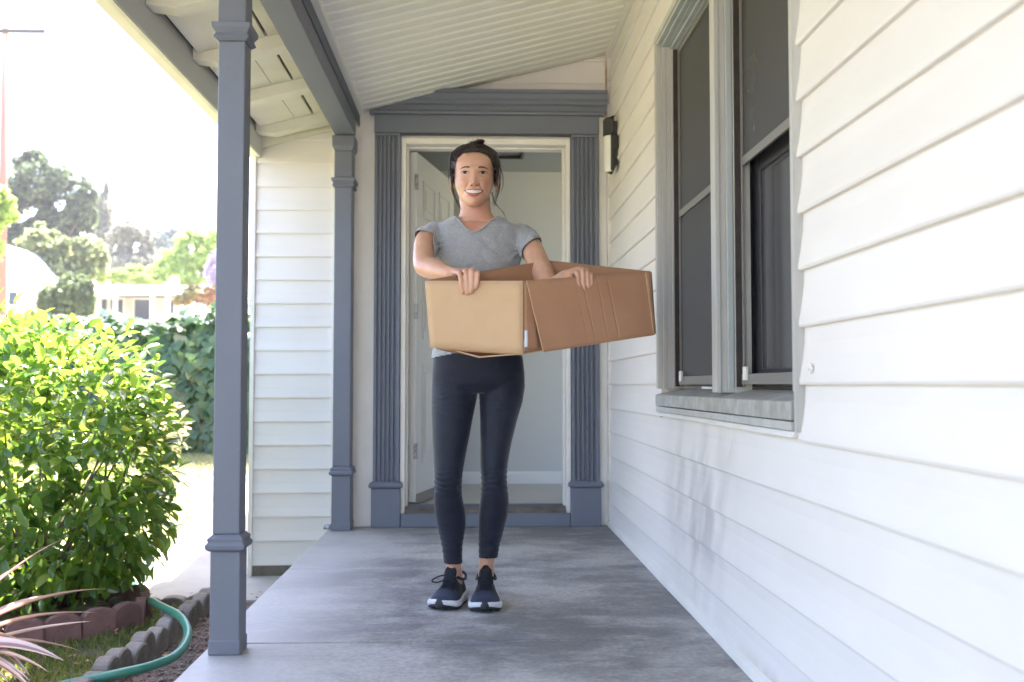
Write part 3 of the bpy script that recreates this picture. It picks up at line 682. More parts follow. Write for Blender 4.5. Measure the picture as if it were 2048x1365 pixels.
# ================================================================ leaves
def leaf_shape(l=1, w_=.42, fold=.12, droop=.14, n=4):
    """broad pointed leaf along +y, folded on the midrib"""
    V = []; prof = [0, .72, 1.0, .72, 0]; ts = [0, .22, .52, .82, 1.0]
    V.append((0, 0, 0))
    for i in (1, 2, 3):
        t = ts[i]; z = -droop * t * t
        V += [(-w_ / 2 * prof[i], t * l, z + fold * prof[i]), (0, t * l, z), (w_ / 2 * prof[i], t * l, z + fold * prof[i])]
    V.append((0, l, -droop))
    F = [(0, 2, 1), (0, 3, 2), (1, 2, 5), (1, 5, 4), (2, 3, 6), (2, 6, 5), (4, 5, 8), (4, 8, 7), (5, 6, 9), (5, 9, 8), (7, 8, 10), (8, 9, 10)]
    return np.array(V, float), F
def crown_points(n, blobs, shell=(.72, 1.04)):
    """points near the surface of a union of ellipsoids; returns positions and outward normals"""
    P = []; Nn = []; w_ = np.array([b[3] * b[4] * b[5] for b in blobs]) ** (2 / 3); w_ /= w_.sum()
    idx = RNG.choice(len(blobs), n * 2, p=w_)
    for i in idx:
        cx, cy, cz, rx, ry, rz = blobs[i]; d = RNG.normal(size=3); d /= np.linalg.norm(d)
        r = RNG.uniform(*shell); p = np.array([cx + d[0] * rx * r, cy + d[1] * ry * r, cz + d[2] * rz * r])
        deep = False
        for j, (ax, ay, az, bx, by, bz) in enumerate(blobs):
            if j != i and ((p[0] - ax) / bx) ** 2 + ((p[1] - ay) / by) ** 2 + ((p[2] - az) / bz) ** 2 < .35: deep = True; break
        if deep: continue
        P.append(p); Nn.append(d / np.array([rx, ry, rz]));
        if len(P) >= n: break
    P = np.array(P); Nn = np.array(Nn); Nn /= np.linalg.norm(Nn, axis=1)[:, None]; return P, Nn
def leaf_rots(Nn, up=.5, spread=.5):
    """leaf length axis points outward and a little down, blade face towards the sky"""
    n = len(Nn); Y = Nn + RNG.normal(0, spread, (n, 3)); Y[:, 2] -= .15; Y /= np.linalg.norm(Y, axis=1)[:, None]
    Z = np.tile([0, 0, 1.0], (n, 1)) * (1 - up) + Nn * up + RNG.normal(0, .28, (n, 3)); Z -= (Z * Y).sum(1)[:, None] * Y; Z /= np.linalg.norm(Z, axis=1)[:, None]
    X = np.cross(Y, Z); return np.stack([X, Y, Z], 2)
def leafy(root, P, Rm, sc, shape, m, single=300, names=('leaf', 'foliage')):
    """the leaves nearest the camera as single parts, all others as one mass"""
    base, F = shape; key = np.linalg.norm(P - np.array([0, 0, .79]), axis=1) / sc
    order = np.argsort(key); near = order[:single]; rest = order[single:]
    if len(rest):
        V, FF = inst(base, F, P[rest], Rm[rest], sc[rest]); o = npmesh(names[1], V, FF, m, root, smooth=True); o['kind'] = 'stuff'
    if single:
        me = bpy.data.meshes.new(names[0]); me.from_pydata([tuple(v) for v in base], [], F); me.materials.append(m)
        for p in me.polygons: p.use_smooth = True
        off = np.array(root.location)
        for i in near:
            o = bpy.data.objects.new(names[0], me); COL.objects.link(o); o.parent = root
            o.matrix_local = Matrix.Translation(Vector(P[i] - off)) @ Matrix(Rm[i].tolist()).to_4x4() @ Matrix.Scale(float(sc[i]), 4)
# big glossy bush
bush = empty('camellia_bush', (-2.0, 4.85, -.3), label='large round bush of glossy green leaves growing in the red-edged bed', cat='bush')
M['leafb'] = leafmat('bush_leaf', (.055, .125, .024), (.15, .235, .045), (.30, .28, .06), trans=.42, rough=.22, spec=.7)
blobs = [(-2.08, 4.85, .42, .60, .60, .60), (-2.45, 4.9, .75, .42, .45, .42), (-1.95, 4.80, .72, .42, .45, .36), (-1.74, 4.80, .38, .28, .38, .42), (-2.35, 4.65, .20, .50, .45, .42), (-1.95, 4.75, .12, .40, .42, .30),
         (-2.75, 4.8, .45, .45, .5, .6), (-1.68, 4.85, .12, .20, .3, .24), (-2.1, 4.6, .55, .35, .35, .35), (-2.6, 5.0, 1.02, .22, .22, .30), (-2.9, 5.1, .95, .3, .3, .35), (-1.84, 4.9, .02, .22, .3, .15)]
P, Nn = crown_points(7400, blobs, (.56, 1.13))
sc = RNG.uniform(.055, .100, len(P)); Rm = leaf_rots(Nn, .25, .6)
leafy(bush, P, Rm, sc, leaf_shape(w_=.46, fold=.10, droop=.2), M['leafb'], 300)
M['bark'] = mat('bark', (.16, .12, .085), .9, var=(.09, .065, .05), vscale=14, bump=.8, bscale=40, bdist=.01)
b = MB()
for i in range(26):
    a = random.uniform(0, 6.28); r = random.uniform(.15, .62); q = Vector((-2.1 + r * math.cos(a), 4.85 + r * .8 * math.sin(a), random.uniform(.1, .85)))
    s = Vector((-2.03 + random.uniform(-.12, .12), 4.78 + random.uniform(-.08, .08), -.30)); mdl = s.lerp(q, .45) + Vector((random.uniform(-.06, .06), random.uniform(-.06, .06), .05))
    b.tube([s, s.lerp(mdl, .5) + Vector((.01, 0, .02)), mdl, q], [.014, .011, .008, .003], 6)
b.build('stem', M['bark'], bush, smooth=True)
# unseen tall shrubs added at the left to shade the near wall
for i, (x, y, hh, lb) in enumerate(((-2.75, 1.5, 1.15, 'unseen light-blocking shrub added nearest the flax, left of the porch'), (-2.95, .1, 1.3, 'unseen light-blocking shrub added in the middle of the row left of the porch'), (-2.85, -1.4, 1.2, 'unseen light-blocking shrub added farthest from the flax, left of the porch'))):
    r_ = empty('light_block_shrub', (x, y, -.3), label=lb, cat='shrub', group='added light-blocking shrubs left of the porch')
    P, Nn = crown_points(1500, [(x, y, .3, .62, .7, .62), (x - .1, y + .1, hh, .55, .6, .65), (x, y, hh + .55, .35, .4, .4)], (.35, 1.03)); leafy(r_, P, leaf_rots(Nn, .25, .6), RNG.uniform(.09, .14, len(P)), leaf_shape(w_=.5), M['leafb'], 0)
    b = MB()
    for k in range(7): b.tube([(x, y, -.3), (x + random.uniform(-.2, .2), y + random.uniform(-.2, .2), .4), (x + random.uniform(-.4, .4), y + random.uniform(-.4, .4), hh)], [.03, .02, .006], 6)
    b.build('stem', mat('shrub_stem', (.14, .10, .07), .9) if i == 0 else bpy.data.materials['shrub_stem'], r_, smooth=True)
# taller yellow-green shrub behind it at the frame edge
sh = empty('yellow_shrub', (-3.15, 5.9, -.3), label='taller yellow-green shrub at the left edge behind the round bush', cat='shrub')
M['leafy'] = leafmat('shrub_leaf', (.12, .18, .025), (.32, .33, .05), trans=.5, rough=.35)
blobs = [(-3.1, 5.9, 1.0, .32, .35, .35), (-3.3, 5.9, .6, .5, .45, .5), (-2.72, 5.9, 1.12, .16, .2, .14), (-2.62, 5.9, .86, .20, .2, .20), (-3.05, 5.9, .3, .4, .4, .5)]
P, Nn = crown_points(900, blobs, (.5, 1.05)); sc = RNG.uniform(.07, .12, len(P)); leafy(sh, P, leaf_rots(Nn, .2, .5), sc, leaf_shape(w_=.5), M['leafy'], 120)
b = MB()
for (x, y, z) in ((-2.72, 5.9, 1.2), (-2.62, 5.9, .95), (-3.1, 5.9, 1.3), (-3.3, 5.9, .9), (-2.95, 5.9, 1.1)): b.tube([(-3.1, 5.9, -.3), (-3.05 + random.uniform(-.1, .1), 5.9, .3), (x, y, z)], [.016, .011, .004], 6)
b.build('stem', M['bark'], sh, smooth=True)
# ivy hedge
hedge = empty('ivy_hedge', (-3.2, 10.4, .1), label='dark green ivy-covered hedge closing the lawn behind the round bush', cat='hedge')
M['ivy'] = leafmat('ivy_leaf', (.035, .085, .03), (.075, .13, .045), (.30, .27, .15), trans=.25, rough=.35, spec=.5)
def ivy_shape():
    pr = [(0, 0, 0), (-.45, -.05, -.03), (-.62, .22, -.05), (-.36, .48, 0), (0, 1, -.1), (.36, .48, 0), (.62, .22, -.05), (.45, -.05, -.03), (0, .3, .05)]
    return np.array(pr, float), [(8, i, i + 1) for i in range(0, 7)] + [(8, 7, 0)]
n = 9500; X = RNG.uniform(-6.4, -.9, n); top = np.array([1.27 + .16 * noise.noise(Vector((x * 1.4, 0, 0))) + .10 * noise.noise(Vector((x * 5, 0, 4))) + .11 * max(0, x + 3.2) for x in X])
u = RNG.uniform(0, 1, n) ** .9; zz = .02 + u * (top + .12 - .02); front = RNG.uniform(0, 1, n) < .8
Yh = np.where(front, 10.0 + .14 * np.array([noise.noise(Vector((x * 1.6, z * 1.6, 7))) for x, z in zip(X, zz)]) + RNG.uniform(-.10, .10, n) + .25 * np.clip((zz - top + .2) / .3, 0, 1), RNG.uniform(10.0, 10.8, n))
zz = np.where(front, zz, top + .10 + RNG.uniform(-.08, .12, n))
P = np.stack([X, Yh, zz], 1); Nn = np.tile([0, -1.0, .35], (n, 1)); Nn[~front] = [0, -.2, 1]
Yax = np.stack([RNG.normal(0, .5, n), RNG.normal(-.3, .2, n), -1 + RNG.normal(0, .3, n)], 1); Yax[~front, 2] *= .3; Yax /= np.linalg.norm(Yax, axis=1)[:, None]
Zax = Nn + RNG.normal(0, .28, (n, 3)); Zax -= (Zax * Yax).sum(1)[:, None] * Yax; Zax /= np.linalg.norm(Zax, axis=1)[:, None]
Rm = np.stack([np.cross(Yax, Zax), Yax, Zax], 2)
vis = (P[:, 0] / P[:, 1] < -.245) & (P[:, 0] / P[:, 1] > -.40) & front
sc = RNG.uniform(.075, .125, n); sc = np.where(vis, sc, sc * .999)
leafy(hedge, P[vis], Rm[vis], sc[vis], ivy_shape(), M['ivy'], 300); leafy(hedge, P[~vis], Rm[~vis], sc[~vis], ivy_shape(), M['ivy'], 0)
b = MB(); V = []; F = []; nx_ = 60
for i in range(nx_ + 1):
    x = -6.4 + 5.5 * i / nx_; t_ = 1.19 + .16 * noise.noise(Vector((x * 1.4, 0, 0))) + .11 * max(0, x + 3.2)
    V += [(x, 10.14, .0), (x, 10.16, t_), (x, 10.8, t_ + .04), (x, 10.85, .0)]
for i in range(nx_):
    for j in range(3): F.append((i * 4 + j, (i + 1) * 4 + j, (i + 1) * 4 + j + 1, i * 4 + j + 1))
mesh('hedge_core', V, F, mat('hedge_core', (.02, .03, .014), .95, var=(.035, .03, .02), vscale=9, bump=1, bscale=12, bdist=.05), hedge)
n = 60; b = MB()
for i in range(n):
    x = random.uniform(-4.2, -1.2); z = random.uniform(.1, 1.1); y = 9.96 + random.uniform(-.03, .08)
    p = [Vector((x, y, z))]
    for k in range(3): p.append(p[-1] + Vector((random.uniform(-.12, .12), random.uniform(-.02, .02), random.uniform(.02, .16))))
    b.tube(p, .004, 4)
b.build('runner', mat('ivy_stem', (.16, .11, .075), .8), hedge)
# pink-flowered dry shrub in front of the hedge
ds = empty('dry_shrub', (-2.72, 8.6, 0), label='small pale dry shrub between the round bush and the ivy hedge', cat='shrub')
P, Nn = crown_points(450, [(-2.72, 8.7, .42, .22, .2, .26), (-2.72, 8.7, .18, .15, .15, .2)], (.3, 1.05)); leafy(ds, P, leaf_rots(Nn, .2, .6), RNG.uniform(.05, .09, len(P)), leaf_shape(w_=.5), leafmat('dry_shrub_leaf', (.34, .28, .14), (.42, .40, .22), trans=.4), 0)
b = MB()
for i in range(6): b.tube([(-2.72, 8.7, -.05), (-2.72 + random.uniform(-.1, .1), 8.7, .2), (-2.72 + random.uniform(-.2, .2), 8.7 + random.uniform(-.1, .1), .55)], [.012, .009, .003], 5)
b.build('stem', M['bark'], ds, smooth=True)

# ================================================================ flax with striped strap leaves
flax = empty('flax_plant', (-2.0, 3.78, -.27), label='pink and cream striped flax with long strap leaves at the lower left corner', cat='plant')
def flaxmat():
    m = bpy.data.materials.new('flax_leaf'); m.use_nodes = True; t = m.node_tree; N = t.nodes; L = t.links; b = N['Principled BSDF']; b.inputs['Roughness'].default_value = .28
    at_ = N.new('ShaderNodeAttribute'); at_.attribute_name = 'across'; r = N.new('ShaderNodeValToRGB'); e = r.color_ramp.elements
    e[0].position = 0; e[0].color = (.42, .24, .20, 1); e[1].position = 1; e[1].color = (.42, .24, .20, 1)
    for p, c in ((.10, (.55, .40, .32)), (.30, (.50, .33, .27)), (.38, (.15, .065, .06)), (.52, (.20, .09, .07)), (.58, (.12, .06, .05)), (.68, (.48, .32, .26)), (.90, (.60, .45, .36))):
        k = e.new(p); k.color = (*c, 1)
    L.new(at_.outputs['Fac'], r.inputs[0]); L.new(r.outputs[0], b.inputs['Base Color'])
    tr = N.new('ShaderNodeBsdfTranslucent'); L.new(r.outputs[0], tr.inputs[0]); mx = N.new('ShaderNodeMixShader'); mx.inputs[0].default_value = .25
    L.new(b.outputs[0], mx.inputs[1]); L.new(tr.outputs[0], mx.inputs[2]); L.new(mx.outputs[0], N['Material Output'].inputs[0]); return m
M['flax'] = flaxmat()
def strap(p0, p1, w_=.034, sag=.04, roll=0):
    p0 = Vector(p0); p1 = Vector(p1); n = 12; d = p1 - p0; up = Vector((0, 0, 1)); V = []; A = []; F = []; K = 8
    for i in range(n + 1):
        t = i / n; c = p0 + d * t + up * (sag * 4 * t * (1 - t)); s = d.cross(up).normalized(); u2 = s.cross(d).normalized()
        wv = w_ * (min(1, .45 + t * 2.2)) * (1 - max(0, (t - .45) / .55) ** 1.7) + .001
        sr = s * math.cos(roll) + u2 * math.sin(roll); ur = u2 * math.cos(roll) - s * math.sin(roll)
        for j in range(K + 1):
            q = j / K; V.append(c + sr * (q - .5) * wv + ur * abs(q - .5) * wv * .45); A.append(q)
    for i in range(n):
        for j in range(K): a = i * (K + 1) + j; F.append((a, a + 1, a + K + 2, a + K + 1))
    o = mesh('strap_leaf', V, F, M['flax'], flax, smooth=True)
    at_ = o.data.attributes.new('across', 'FLOAT', 'POINT'); at_.data.foreach_set('value', A)
FC = Vector((-1.99, 3.78, -.22))
tips = [((122, 1080), 3.75, .05), ((48, 1130), 3.9, .05), ((215, 1178), 3.72, .06), ((194, 1226), 3.55, .05), ((182, 1243), 3.5, .02), ((166, 1304), 3.4, .05), ((128, 1322), 3.3, .06), ((98, 1345), 3.2, .05), ((60, 1362), 3.2, .05),
        ((128, 1190), 4.1, .05), ((60, 1352), 3.35, .09), ((10, 1090), 3.9, .04), ((-20, 1075), 3.8, .04), ((-60, 1350), 3.0, .05), ((-200, 1200), 3.6, .06), ((-160, 1080), 3.9, .05), ((20, 1372), 3.1, .06), ((95, 1318), 3.45, .09), ((70, 1385), 3.1, .06)]
for i, (q, Y, s) in enumerate(tips):
    strap(FC + Vector((random.uniform(-.03, .03), random.uniform(-.03, .03), 0)), at(*q, Y=Y), random.uniform(.042, .056), s, random.uniform(-.5, .7))

# ================================================================ far trees, houses, pole
M['l_oak'] = leafmat('oak_leaf', (.035, .055, .025), (.09, .12, .06), trans=.25, rough=.45)
M['l_light'] = leafmat('light_leaf', (.10, .13, .06), (.24, .27, .13), trans=.35, rough=.5)
M['l_will'] = leafmat('willow_leaf', (.06, .09, .035), (.12, .16, .07), trans=.3, rough=.5)
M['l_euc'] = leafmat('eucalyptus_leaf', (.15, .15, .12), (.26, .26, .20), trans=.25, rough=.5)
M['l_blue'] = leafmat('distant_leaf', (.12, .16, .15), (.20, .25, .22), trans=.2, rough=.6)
M['l_lime'] = leafmat('lime_leaf', (.16, .25, .06), (.32, .40, .12), trans=.45, rough=.5)
M['l_purp'] = leafmat('jacaranda_flower', (.36, .30, .42), (.48, .42, .52), trans=.3, rough=.6)
def tree(name, label, cat, Y, blobs_px, leaf, m, n, droop=0, grp='trees beyond the hedge'):
    """blobs given by where they stand in the picture, at depth Y: (cx, cy, rx, ry)"""
    s = Y / 2000; bl = []
    for (cx, cy, rx, ry) in blobs_px:
        p = at(cx, cy, Y=Y + random.uniform(-.5, .5) * rx * s); bl.append((p.x, p.y, p.z, rx * s, rx * s * .9, ry * s))
    cx = sum(b[0] for b in bl) / len(bl); zt = max(b[2] for b in bl); g = gz(cx, Y)
    root = empty(name, (cx, Y, g), label=label, cat=cat, group=grp)
    # small clumps over the big masses give an uneven outline
    cl = []
    for b_ in bl:
        for k in range(26):
            d = RNG.normal(size=3); d /= np.linalg.norm(d); d *= RNG.uniform(.55, 1.0); q = RNG.uniform(.18, .34)
            cl.append((b_[0] + d[0] * b_[3], b_[1] + d[1] * b_[4], b_[2] + d[2] * b_[5], b_[3] * q, b_[4] * q, b_[5] * q))
    idx = RNG.integers(0, len(cl), n); C = np.array(cl)[idx]; d = RNG.normal(size=(n, 3)); d /= np.linalg.norm(d, axis=1)[:, None]; d *= (np.abs(RNG.normal(.75, .42, n)))[:, None]
    P = C[:, :3] + d * C[:, 3:]; P[:, 2] -= droop * RNG.uniform(0, 1, n) ** 2
    q4 = np.array([(0, -.5, 0), (.38, 0, .08), (0, .5, 0), (-.38, 0, .08)], float)
    V, F = inst(q4, [(0, 1, 2), (0, 2, 3)], P, rotmats(RNG.uniform(0, 6.28, n), RNG.normal(0, .7, n), RNG.normal(0, .7, n)), RNG.uniform(leaf * .6, leaf * 1.3, n))
    o = npmesh('crown', V, F, m, root); b = MB(); tr = max(.12, (zt - g) * .022)
    top = Vector((cx, Y, g + (zt - g) * .75)); b.tube([(cx, Y, g - .3), (cx + .1, Y, g + (zt - g) * .4), top], [tr, tr * .7, tr * .3], 8)
    for b_ in bl[:8]: b.tube([(cx, Y, g + (zt - g) * .35), ((cx + b_[0]) / 2, Y, (g + (zt - g) * .4 + b_[2]) / 2), (b_[0], b_[1], b_[2])], [tr * .5, tr * .35, tr * .12], 6)
    b.build('trunk', M['bark'], root, smooth=True); return root
tree('oak_tree', 'tall dark dense tree standing highest behind the utility pole', 'tree', 62, [(70, 360, 62, 52), (120, 390, 50, 50), (60, 430, 60, 60), (140, 450, 48, 55), (40, 500, 45, 50), (100, 500, 60, 45), (70, 318, 20, 16), (170, 410, 24, 44)], .34, M['l_oak'], 24000)
tree('pale_tree', 'pale yellow-green bushy tree in front of the tall dark tree', 'tree', 44, [(95, 490, 36, 38), (140, 510, 40, 40), (80, 540, 36, 45), (185, 520, 26, 40), (130, 560, 50, 40), (60, 500, 22, 28)], .24, M['l_light'], 16000)
tree('willow_tree', 'low dark drooping tree beside the white bungalow', 'tree', 36, [(150, 580, 34, 32), (130, 600, 26, 24), (172, 590, 20, 30), (100, 592, 24, 20)], .20, M['l_will'], 12000, .5)
tree('tall_eucalyptus', 'thin spindly grey tree rising above the others', 'tree', 85, [(206, 410, 12, 32), (196, 440, 13, 40), (216, 440, 9, 30), (205, 500, 20, 50), (213, 380, 3, 14)], .34, M['l_euc'], 7000)
tree('grey_eucalyptus', 'broad grey-brown hazy tree right of the spindly one', 'tree', 80, [(255, 470, 26, 30), (240, 510, 30, 50), (285, 500, 26, 40), (265, 540, 36, 30), (300, 540, 24, 28)], .36, M['l_euc'], 14000)
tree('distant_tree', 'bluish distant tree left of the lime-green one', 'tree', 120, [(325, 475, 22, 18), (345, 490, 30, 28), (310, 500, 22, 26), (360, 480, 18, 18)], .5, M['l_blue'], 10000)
tree('lime_tree', 'bright lime-green tree nearest the grey post', 'tree', 58, [(385, 500, 32, 40), (415, 520, 28, 42), (350, 530, 30, 26), (390, 550, 36, 26), (440, 500, 30, 45), (320, 548, 22, 16)], .28, M['l_lime'], 15000)
tree('low_green_tree', 'low round yellow-green tree above the bungalow roof', 'tree', 66, [(200, 545, 18, 18), (235, 552, 26, 14), (275, 550, 22, 16), (300, 560, 30, 12), (205, 520, 12, 24)], .3, M['l_lime'], 8000)
tree('jacaranda_tree', 'purple-flowering tree peeping out beside the grey post', 'tree', 48, [(426, 545, 14, 30), (440, 570, 18, 26), (455, 520, 22, 30)], .2, M['l_purp'], 5000)
tree('green_branch_tree', 'bright green tree crown cut by the left edge beside the pole', 'tree', 30, [(-10, 400, 34, 36), (5, 425, 26, 24), (-30, 440, 30, 40), (-40, 520, 40, 60)], .17, M['l_lime'], 7000)
tree('shrub_row', 'reddish-green shrubs right of the bungalow above the hedge', 'shrub', 40, [(395, 585, 30, 14), (425, 590, 24, 16), (365, 600, 18, 10)], .18, mat('shrub_mix', (.20, .22, .08), .7, var=(.35, .17, .10), vscale=.8), 5000)
# distant wooded hill behind everything
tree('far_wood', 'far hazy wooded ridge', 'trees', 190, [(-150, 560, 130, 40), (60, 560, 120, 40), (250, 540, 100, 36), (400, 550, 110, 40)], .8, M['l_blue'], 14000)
# white bungalow
def house(name, label, Y, x0, x1, ze, zr, d, ov, posts, windows, chimney=None, gable=False):
    g = gz(x0, Y) - .2; root = empty(name, ((x0 + x1) / 2, Y, g), label=label, cat='house'); wm = M['h_wall']
    MB().box(x0, x1, Y, Y + d, g, ze).build('wall', wm, root)
    b = MB()
    if gable:
        xm = (x0 + x1) / 2; b.extr([(x0 - ov, ze - .1), (xm, zr), (x1 + ov, ze - .1), (x1 + ov, ze + .05), (xm, zr + .15), (x0 - ov, ze + .05)], Y - ov, Y + d + ov, 'y')
        MB().extr([(x0, ze + .001), (x1, ze + .001), (xm, zr)], Y + .01, Y + .1, 'y').build('gable_wall', wm, root)
    else: b.extr([(Y - ov, ze - .02), (Y + d / 2, zr), (Y + d + ov, ze), (Y + d + ov, ze + .14), (Y + d / 2, zr + .14), (Y - ov, ze + .14)], x0 - .4, x1 + .4, 'x')
    rf = b.build('roof', M['h_roof'], root)
    if chimney: MB().box(*chimney).build('chimney', mat('chimney_brick', (.30, .15, .11), .9), rf)
    for (wx, wz, ww, wh) in windows:
        f = MB().box(wx - .08, wx + ww + .08, Y - .05, Y - .002, wz - .08, wz + wh + .08).build('window', M['h_trim'], root)
        MB().box(wx, wx + ww, Y - .06, Y - .051, wz, wz + wh).build('pane', M['h_glass'], f)
    for px_ in posts: MB().box(px_ - .09, px_ + .09, Y - ov + .1, Y - ov + .28, g, ze - .02).build('porch_column', M['h_trim'], root)
    return root
M['h_wall'] = mat('house_wall', (.55, .50, .46), .8); M['h_roof'] = mat('white_roof', (.72, .70, .69), .7, var=(.62, .60, .60), vscale=1.5); M['h_trim'] = mat('house_trim', (.75, .74, .72), .6); M['h_glass'] = mat('house_glass', (.05, .06, .09), .2)
Yh_ = 50; s = Yh_ / 2000
hx = lambda px: at(px, 600, Y=Yh_).x
hz = lambda py: at(250, py, Y=Yh_).z
house('bungalow', 'long low white-roofed bungalow beyond the hedge', Yh_, hx(95), hx(362), hz(596), hz(560), 9, 1.5, [hx(p) for p in (150, 188, 214, 250, 322, 352)],
      [(hx(120), hz(640), .7, 1.0), (hx(160), hz(640), .6, .9), (hx(196), hz(640), .45, 1.0), (hx(222), hz(640), .6, 1.0), (hx(270), hz(640), .9, 1.0), (hx(332), hz(640), .4, 1.0)], chimney=(hx(348), hx(362), Yh_ + 3.5, Yh_ + 4.2, hz(590), hz(555)))
s2 = 40
gx = lambda px: at(px, 560, Y=s2).x
house('gable_house', 'pale gabled house behind the utility pole at the left edge', s2, gx(-70), gx(52), at(0, 556, Y=s2).z, at(0, 492, Y=s2).z, 8, .3, [], [(gx(20), at(0, 610, Y=s2).z, .3, .5)], gable=True)
b = at(11, 60, Y=35)
pole = empty('utility_pole', (b.x, 35, gz(b.x, 35)), label='brown wooden utility pole with one crossarm at the left edge', cat='utility pole')
MB().tube([(b.x + .08, 35, gz(b.x, 35) - .3), (b.x, 35, b.z + .1)], [.17, .11], 10).build('shaft', mat('pole_wood', (.30, .17, .13), .9, var=(.24, .13, .10), vscale=4, stretch=(6, 6, .5)), pole, smooth=True)
MB().box(b.x - 1.4, b.x + 1.42, 34.82, 34.92, b.z - .16, b.z - .02).build('crossarm', mat('arm_wood', (.07, .06, .06), .9), pole, bevel=.01)
bb = MB()
for xo in (-1.3, -.7, .75, 1.3): bb.tube([(b.x + xo, 34.87, b.z - .03), (b.x + xo, 34.87, b.z + .08)], [.035, .03], 8)
bb.build('insulator', mat('insulator', (.4, .4, .4), .3), pole)

# ================================================================ air
def haze():
    m = bpy.data.materials.new('air'); m.use_nodes = True; t = m.node_tree; t.nodes.clear()
    o = t.nodes.new('ShaderNodeOutputMaterial'); v = t.nodes.new('ShaderNodeVolumePrincipled'); v.inputs['Density'].default_value = .0007; v.inputs['Color'].default_value = (.93, .95, 1, 1); v.inputs['Anisotropy'].default_value = .2
    t.links.new(v.outputs[0], o.inputs['Volume']); b = MB().box(-275, 275, -135, 345, -1.4, 52).build('haze', m); b['kind'] = 'stuff'; return b
haze()
# ================================================================ the woman
per = empty('person', (.0, 3.63, 0), label='smiling woman in grey t-shirt and navy leggings holding an open cardboard box', cat='person')
def fuse(name, mb, vox, m, parent, it=3, fac=.5, post=None):
    """one continuous skin out of overlapping closed tubes"""
    t = mb.build('tmp', m)
    r = t.modifiers.new('r', 'REMESH'); r.mode = 'VOXEL'; r.voxel_size = vox
    s_ = t.modifiers.new('s', 'SMOOTH'); s_.factor = fac; s_.iterations = it
    dg = bpy.context.evaluated_depsgraph_get(); me = bpy.data.meshes.new_from_object(t.evaluated_get(dg))
    bpy.data.objects.remove(t); me.name = name
    if not me.materials: me.materials.append(m)
    n = len(me.vertices); co = np.empty(n * 3, np.float32); me.vertices.foreach_get('co', co); co = co.reshape(-1, 3)
    if post is not None:
        co2, dele = post(co, me)
        me.vertices.foreach_set('co', np.asarray(co2, np.float32).ravel()); me.update()
        if dele is not None:
            bm = bmesh.new(); bm.from_mesh(me); bm.verts.ensure_lookup_table()
            bmesh.ops.delete(bm, geom=[bm.verts[i] for i in np.nonzero(dele)[0]], context='VERTS'); bm.to_mesh(me); bm.free()
    return link(name, me, parent, True)
def normals(me):
    n = len(me.vertices); a = np.empty(n * 3, np.float32); me.vertices.foreach_get('normal', a); return a.reshape(-1, 3)
def ell(cx, cy, z, hw, hf, hb, n=40, p=2.0, tz=0):
    out = []
    for i in range(n):
        a = 2 * math.pi * i / n; c, s = math.cos(a), math.sin(a)
        x = math.copysign(abs(c) ** (2 / p), c) * hw; y = math.copysign(abs(s) ** (2 / p), s); y *= hb if y > 0 else hf
        out.append((cx + x, cy + y, z + tz * x))
    return out
def fing(mb, pts, rad, n=10): 
    ps = smooth_path(pts, 5); rr = np.interp(np.linspace(0, 1, len(ps)), np.linspace(0, 1, len(rad)), rad)
    ps = [ps[0]] + ps + [ps[-1] + (ps[-1] - ps[-2]).normalized() * rr[-1] * .55]; rr = np.concatenate([[rr[0] * .5], rr, [rr[-1] * .55]])
    ps[0] = ps[1] - (ps[2] - ps[1]).normalized() * .002
    mb.tube(ps, list(rr), n)
Yb = 3.63; sB = Yb / 2000
X_ = lambda px, py=700, Y=Yb: at(px, py, Y=Y).x
Z_ = lambda py, px=955, Y=Yb: at(px, py, Y=Y).z
# ---- torso and legs as seen (outline pixels, measured)
TORSO = [(436, 912, 995, .050, .055), (444, 893, 1014, .062, .068), (453, 872, 1040, .078, .080), (466, 862, 1052, .092, .088), (485, 863, 1050, .103, .092), (508, 867, 1043, .118, .093),
         (530, 869, 1038, .124, .090), (552, 872, 1034, .116, .086), (585, 878, 1028, .100, .083), (620, 882, 1022, .092, .083), (655, 878, 1030, .092, .090), (690, 869, 1040, .096, .102), (720, 866, 1046, .098, .112), (745, 864.5, 1049, .096, .118), (770, 864.5, 1049.5, .086, .108), (786, 872, 1042, .060, .080)]
LEGL = [(730, 868, 952, .070, .090, 3.635), (752, 865, 955, .080, .102, 3.635), (775, 864, 955, .080, .100, 3.635), (800, 863.5, 953, .082, .098, 3.635), (825, 863.5, 948, .082, .094, 3.633), (845, 864, 944, .080, .090, 3.630), (885, 865.5, 936.5, .074, .080, 3.622), (910, 867, 931.5, .070, .072, 3.615), (930, 868, 928, .066, .064, 3.608),
        (950, 868.5, 925, .062, .056, 3.604), (968, 868.5, 923.5, .058, .052, 3.606), (990, 867.5, 924, .052, .054, 3.615), (1010, 867.5, 927.5, .050, .062, 3.622), (1030, 869.5, 931.5, .048, .070, 3.632), (1050, 873.5, 931.5, .046, .070, 3.640), (1072, 879, 928.5, .043, .060, 3.648), (1090, 883, 925.5, .040, .050, 3.655), (1110, 886, 924.5, .038, .042, 3.662), (1145, 889, 925.5, .035, .038, 3.668)]
